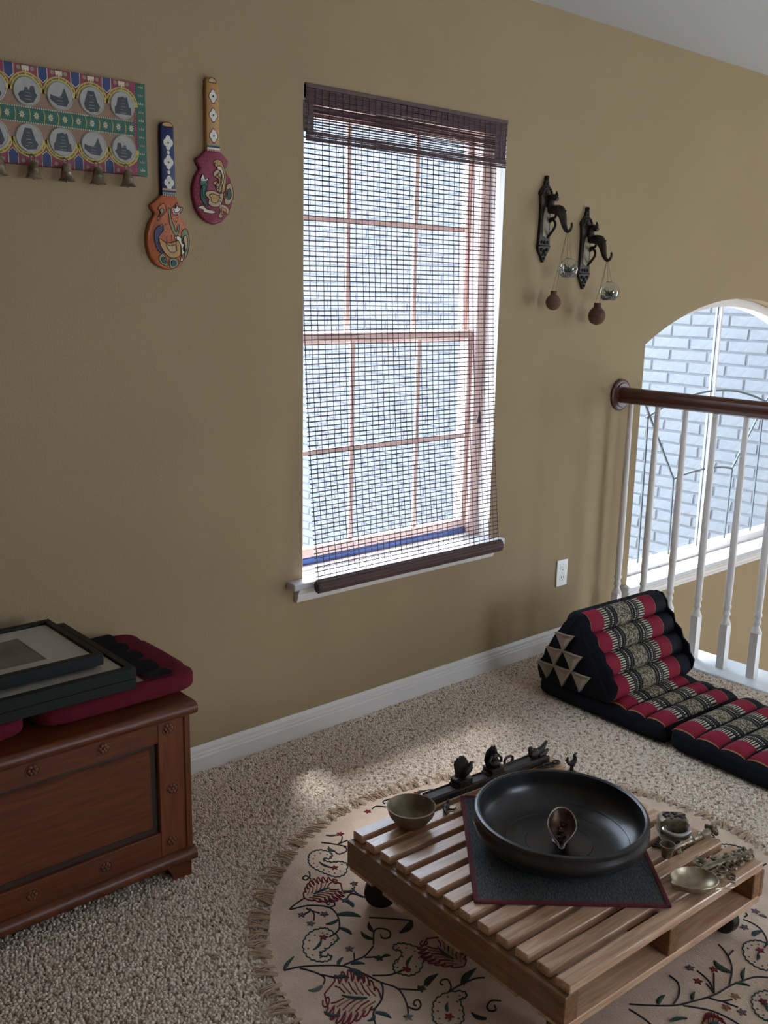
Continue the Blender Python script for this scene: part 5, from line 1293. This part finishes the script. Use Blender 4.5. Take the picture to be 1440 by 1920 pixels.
b.tube([(0.007, -0.002, 0.068), (-0.004, -0.006, 0.056), (0.002, -0.012, 0.048)], 0.004, n=6); b.tube([(0.029, -0.002, 0.068), (0.040, -0.006, 0.056), (0.034, -0.012, 0.048)], 0.004, n=6)
b.build('seated_figure', 'dark_iron', pd)
b = MB(); b.prism([(0.0, 0.036), (0.036, 0.036), (0.044, 0.055), (0.036, 0.080), (0.018, 0.090), (0.0, 0.080), (-0.008, 0.055)], 0.010, 0.013); b.build('back_halo', 'dark_iron', pd, bevel=0.0008)
b = MB(); b.ball((0.172, 0, 0.030), (0.020, 0.013, 0.015), 10, 6); b.ball((0.158, 0, 0.044), (0.009, 0.008, 0.010), 8, 6); b.tube([(0.182, 0, 0.030), (0.205, 0, 0.036), (0.222, 0, 0.054)], [0.010, 0.008, 0.004], n=8); b.tube([(0.19, 0, 0.018), (0.216, 0, 0.020), (0.230, 0, 0.026)], [0.009, 0.008, 0.004], n=8)
b.build('animal_end', 'dark_iron', cb_)
b = MB(); b.tube([(0.10+0.016*math.cos(2*PI*k/14), 0.026, 0.018+0.012*math.sin(2*PI*k/14)) for k in range(14)], 0.004, n=6, closed=True); b.build('side_ring', 'dark_iron', cb_)

def small_thing(name, label, cat, x, y, rz=0.0): return thing(name, label, cat, (x, y, TZ), rz)
# little bird hook lying at the front of the bar
t = small_thing('bird_key', 'tiny dark metal bird lying beside the brown bowl', 'figurine', 1.652, -0.917, 0.5)
b = MB(); b.ball((0, 0, 0.008), (0.016, 0.009, 0.008), 10, 6); b.tube(spline([(0.012, 0, 0.010), (0.020, 0, 0.016), (0.026, 0.002, 0.017)], 3), rk([0.006, 0.004, 0.0015], 3), n=7); b.build('body', 'dark_iron', t)
b = MB(); b.tube([(-0.012, 0, 0.008), (-0.026, -0.006, 0.009), (-0.034, -0.012, 0.006)], [0.006, 0.0045, 0.001], n=7); b.build('tail', 'dark_iron', t)
b = MB(); b.tube([(0.0, -0.004, 0.004), (0.004, -0.018, 0.003), (0.014, -0.022, 0.003)], 0.0022, n=5); b.build('foot', 'dark_iron', t)
# bird-topped lamp pick behind the bowl
t = small_thing('bird_finial', 'tiny dark bird figurine peeking up behind the big bowl', 'figurine', 2.062, -0.998, -0.3)
b = MB(); b.lathe([(0.013, 0.0), (0.014, 0.004), (0.006, 0.009), (0.005, 0.020), (0.008, 0.024)], n=14); b.build('stand', 'dark_iron', t)
b = MB(); b.tube(spline([(-0.012, 0, 0.030), (0, 0, 0.030), (0.009, 0, 0.040), (0.007, 0, 0.054), (0.016, 0, 0.058)], 4), rk([0.004, 0.0085, 0.0065, 0.004, 0.001], 4), n=8); b.build('body', 'dark_iron', t)
b = MB(); b.tube([(-0.010, 0, 0.030), (-0.018, 0, 0.042), (-0.015, 0, 0.052)], [0.005, 0.005, 0.002], n=7); b.build('tail', 'dark_iron', t)
b = MB(); b.tube([(0.008, 0, 0.056), (0.006, 0, 0.066)], [0.002, 0.0006], n=5); b.build('crest', 'dark_iron', t)
# openwork clasp between bar and bowl
t = small_thing('openwork_clasp', 'small dark openwork clasp at the end of the rear slat', 'ornament', 2.040, -0.935, -0.1)
for k in range(4):
    b = MB(); b.tube([(-0.03+0.02*k+0.010*math.cos(2*PI*i/12), 0.009*math.sin(2*PI*i/12), 0.005+0.002*(k % 2)) for i in range(12)], 0.003, n=6, closed=True); b.build('ring', 'dark_iron', t)
b = MB(); b.tube([(-0.045, 0, 0.004), (0.045, 0, 0.004)], 0.003, n=6); b.build('pin', 'dark_iron', t)

# ---------------------------------------------------------------- padlock
t = small_thing('padlock', 'chunky old metal padlock with thick curved shackle on the slats', 'padlock', 2.020, -1.345, -0.75)
b = MB(); b.prism([(-0.034, 0.0), (0.034, 0.0), (0.036, 0.030), (0.024, 0.040), (-0.024, 0.040), (-0.036, 0.030)], -0.020, 0.022); b.build('lock_body', 'aged_brass', t, bevel=0.002)
b = MB()
for k in range(22): b.ball((random.uniform(-.028, .028), random.uniform(-.016, .018), 0.038+random.uniform(0, .003)), (0.005, 0.004, 0.003), 7, 4)
b.build('relief', 'dark_iron', t)
b = MB(); b.tube(spline([(-0.026, -0.018, 0.020), (-0.030, -0.036, 0.019), (-0.012, -0.050, 0.016), (0.012, -0.050, 0.016), (0.030, -0.036, 0.019), (0.026, -0.018, 0.020)], 6), 0.0055, n=10); b.build('shackle', 'steel', t)
b = MB(); b.box(-0.040, 0.040, -0.060, 0.025, 0.0, 0.002); b.build('base_plate', 'aged_brass', t, bevel=0.0006)
# key lying beside the lock
t = small_thing('ornate_key', 'dark ornate key lying between the padlock and the small cup', 'key', 1.957, -1.378, -0.5)
b = MB(); b.tube([(-0.022, 0, 0.004), (0.024, 0, 0.004)], 0.0035, n=7); b.build('shaft', 'dark_iron', t)
for dx, dy in ((-0.030, 0.007), (-0.030, -0.007), (-0.040, 0)):
    b = MB(); b.tube([(dx+0.007*math.cos(2*PI*i/10), dy+0.007*math.sin(2*PI*i/10), 0.004) for i in range(10)], 0.0028, n=6, closed=True); b.build('bow_ring', 'dark_iron', t)
b = MB(); b.box(0.014, 0.024, -0.012, 0.0, 0.001, 0.007); b.build('bit', 'dark_iron', t, bevel=0.001)

# ---------------------------------------------------------------- ladle with little cup
t = small_thing('cup_ladle', 'brass ritual ladle with small round cup and knobbed handle on the slats', 'ladle', 1.905, -1.402, -0.17)
b = MB(); b.lathe([(0.010, 0.0), (0.0125, 0.004), (0.0145, 0.020), (0.0185, 0.030), (0.0190, 0.033), (0.0160, 0.033), (0.0130, 0.022), (0.0100, 0.008), (0.001, 0.006)], n=26); b.build('cup', 'aged_brass', t, angle=45)
pr = []
for x, r in ((0.018, 0.005), (0.03, 0.0055), (0.042, 0.0045), (0.055, 0.005), (0.06, 0.008), (0.066, 0.005), (0.078, 0.0055), (0.09, 0.0065), (0.094, 0.010), (0.100, 0.007), (0.115, 0.0075), (0.122, 0.0075), (0.126, 0.012), (0.132, 0.008), (0.14, 0.008), (0.15, 0.011), (0.158, 0.010)): pr.append((x, r))
b = MB(); b.tube([(x, 0.012*math.sin(x*6), 0.013) for x, r in pr], [r for x, r in pr], n=10); b.build('handle', 'pale_brass', t, angle=60)
b = MB()
for k in range(9):
    a = 2*PI*k/9; b.ball((0.168+0.010*math.cos(a), 0.010+0.013*math.sin(a), 0.016+0.005*math.cos(3*a)), 0.0068, 7, 5)
b.ball((0.168, 0.010, 0.024), 0.008, 8, 6)
b.build('finial', 'aged_brass', t)
b = MB()
for k in range(7): b.ball((0.022+0.006*k, -0.010*math.sin(k), 0.008), 0.0055, 7, 5)
b.build('collar_ornament', 'aged_brass', t)

# ---------------------------------------------------------------- shallow oil lamp dish with openwork handle
t = small_thing('dish_lamp', 'pale brass spouted dish lamp with ornate openwork handle at the table corner', 'oil lamp', 1.842, -1.512, -0.60)
n = 44
def dish(t_, s_):
    a = 2*PI*t_; x = 0.054*math.cos(a)*s_; y = 0.043*math.sin(a)*s_
    bump = max(0, math.cos(a-PI*1.12))**60
    return x-0.012*bump*s_, y
lv_ = [(0.45, 0.0005), (0.80, 0.008), (0.96, 0.019), (1.0, 0.025), (0.95, 0.0255), (0.86, 0.017), (0.62, 0.007), (0.05, 0.005)]
vs = []
for s_, z in lv_:
    for k in range(n): x, y = dish(k/n, s_); vs.append((x, y, z))
fs = [(i*n+k, i*n+(k+1) % n, (i+1)*n+(k+1) % n, (i+1)*n+k) for i in range(len(lv_)-1) for k in range(n)]+[tuple(range(n-1, -1, -1)), tuple(range((len(lv_)-1)*n, len(lv_)*n))]
b = MB(); b.add(vs, fs); b.build('dish', 'pale_brass', t, angle=50)
b = MB(); b.tube([(*dish(k/n, 0.985), 0.0255) for k in range(n)], 0.0018, n=6, closed=True); b.build('rim', 'pale_brass', t)
HD = thing  # openwork: scrolls and beads fanning from the dish toward the far corner
def scroll(cx, cy, r, a0, turns=1.3, th=0.0028, z=0.008):
    p = []
    for i in range(15):
        q_ = i/14; a = a0+turns*2*PI*q_; rr = r*(1-0.72*q_); p.append((cx+rr*math.cos(a), cy+rr*math.sin(a), z+0.003*math.sin(q_*6)))
    return p
hp = lambda wx, wy: (Matrix.Rotation(0.60, 2) @ Vector((wx-1.842, wy+1.512)))
spine = [(1.880, -1.500), (1.915, -1.492), (1.955, -1.500), (2.00, -1.515), (2.045, -1.522), (2.072, -1.522)]
b = MB(); b.tube(spline([(*hp(*p), 0.008) for p in spine], 5), rk([0.004, 0.006, 0.008, 0.008, 0.006, 0.003], 5), n=8); b.build('handle_spine', 'aged_brass', t)
for i, (wx, wy, r, a0) in enumerate(((1.925, -1.475, 0.014, 0.4), (1.950, -1.468, 0.013, 2.0), (1.945, -1.520, 0.014, 4.0), (1.915, -1.530, 0.012, 3.3), (1.975, -1.488, 0.012, 1.0), (1.972, -1.528, 0.013, 5.2), (2.005, -1.500, 0.011, 0.2), (2.005, -1.532, 0.010, 4.4), (2.032, -1.508, 0.010, 1.4), (2.035, -1.535, 0.009, 3.9), (1.90, -1.478, 0.010, 2.8), (1.935, -1.550, 0.011, 5.0))):
    c = hp(wx, wy)
    MB().tube(scroll(c.x, c.y, r, a0), rk([0.0034]*14+[0.0016], 1), n=6).build('scroll', 'aged_brass', t)
b = MB()
for k in range(16):
    c = hp(1.985+0.085*k/15, -1.513-0.010*k/15+0.012*math.sin(k*1.9)); b.ball((c.x, c.y, 0.010), (0.0065, 0.0055, 0.006), 7, 5)
b.build('tail_beads', 'aged_brass', t)
b = MB(); pts = [hp(*p) for p in ((1.862, -1.553), (1.878, -1.560), (1.895, -1.572), (1.912, -1.575), (1.918, -1.563), (1.905, -1.548))]
b.tube(spline([(p.x, p.y, 0.010) for p in pts], 5), 0.0026, n=6); b.build('hook', 'pale_brass', t)
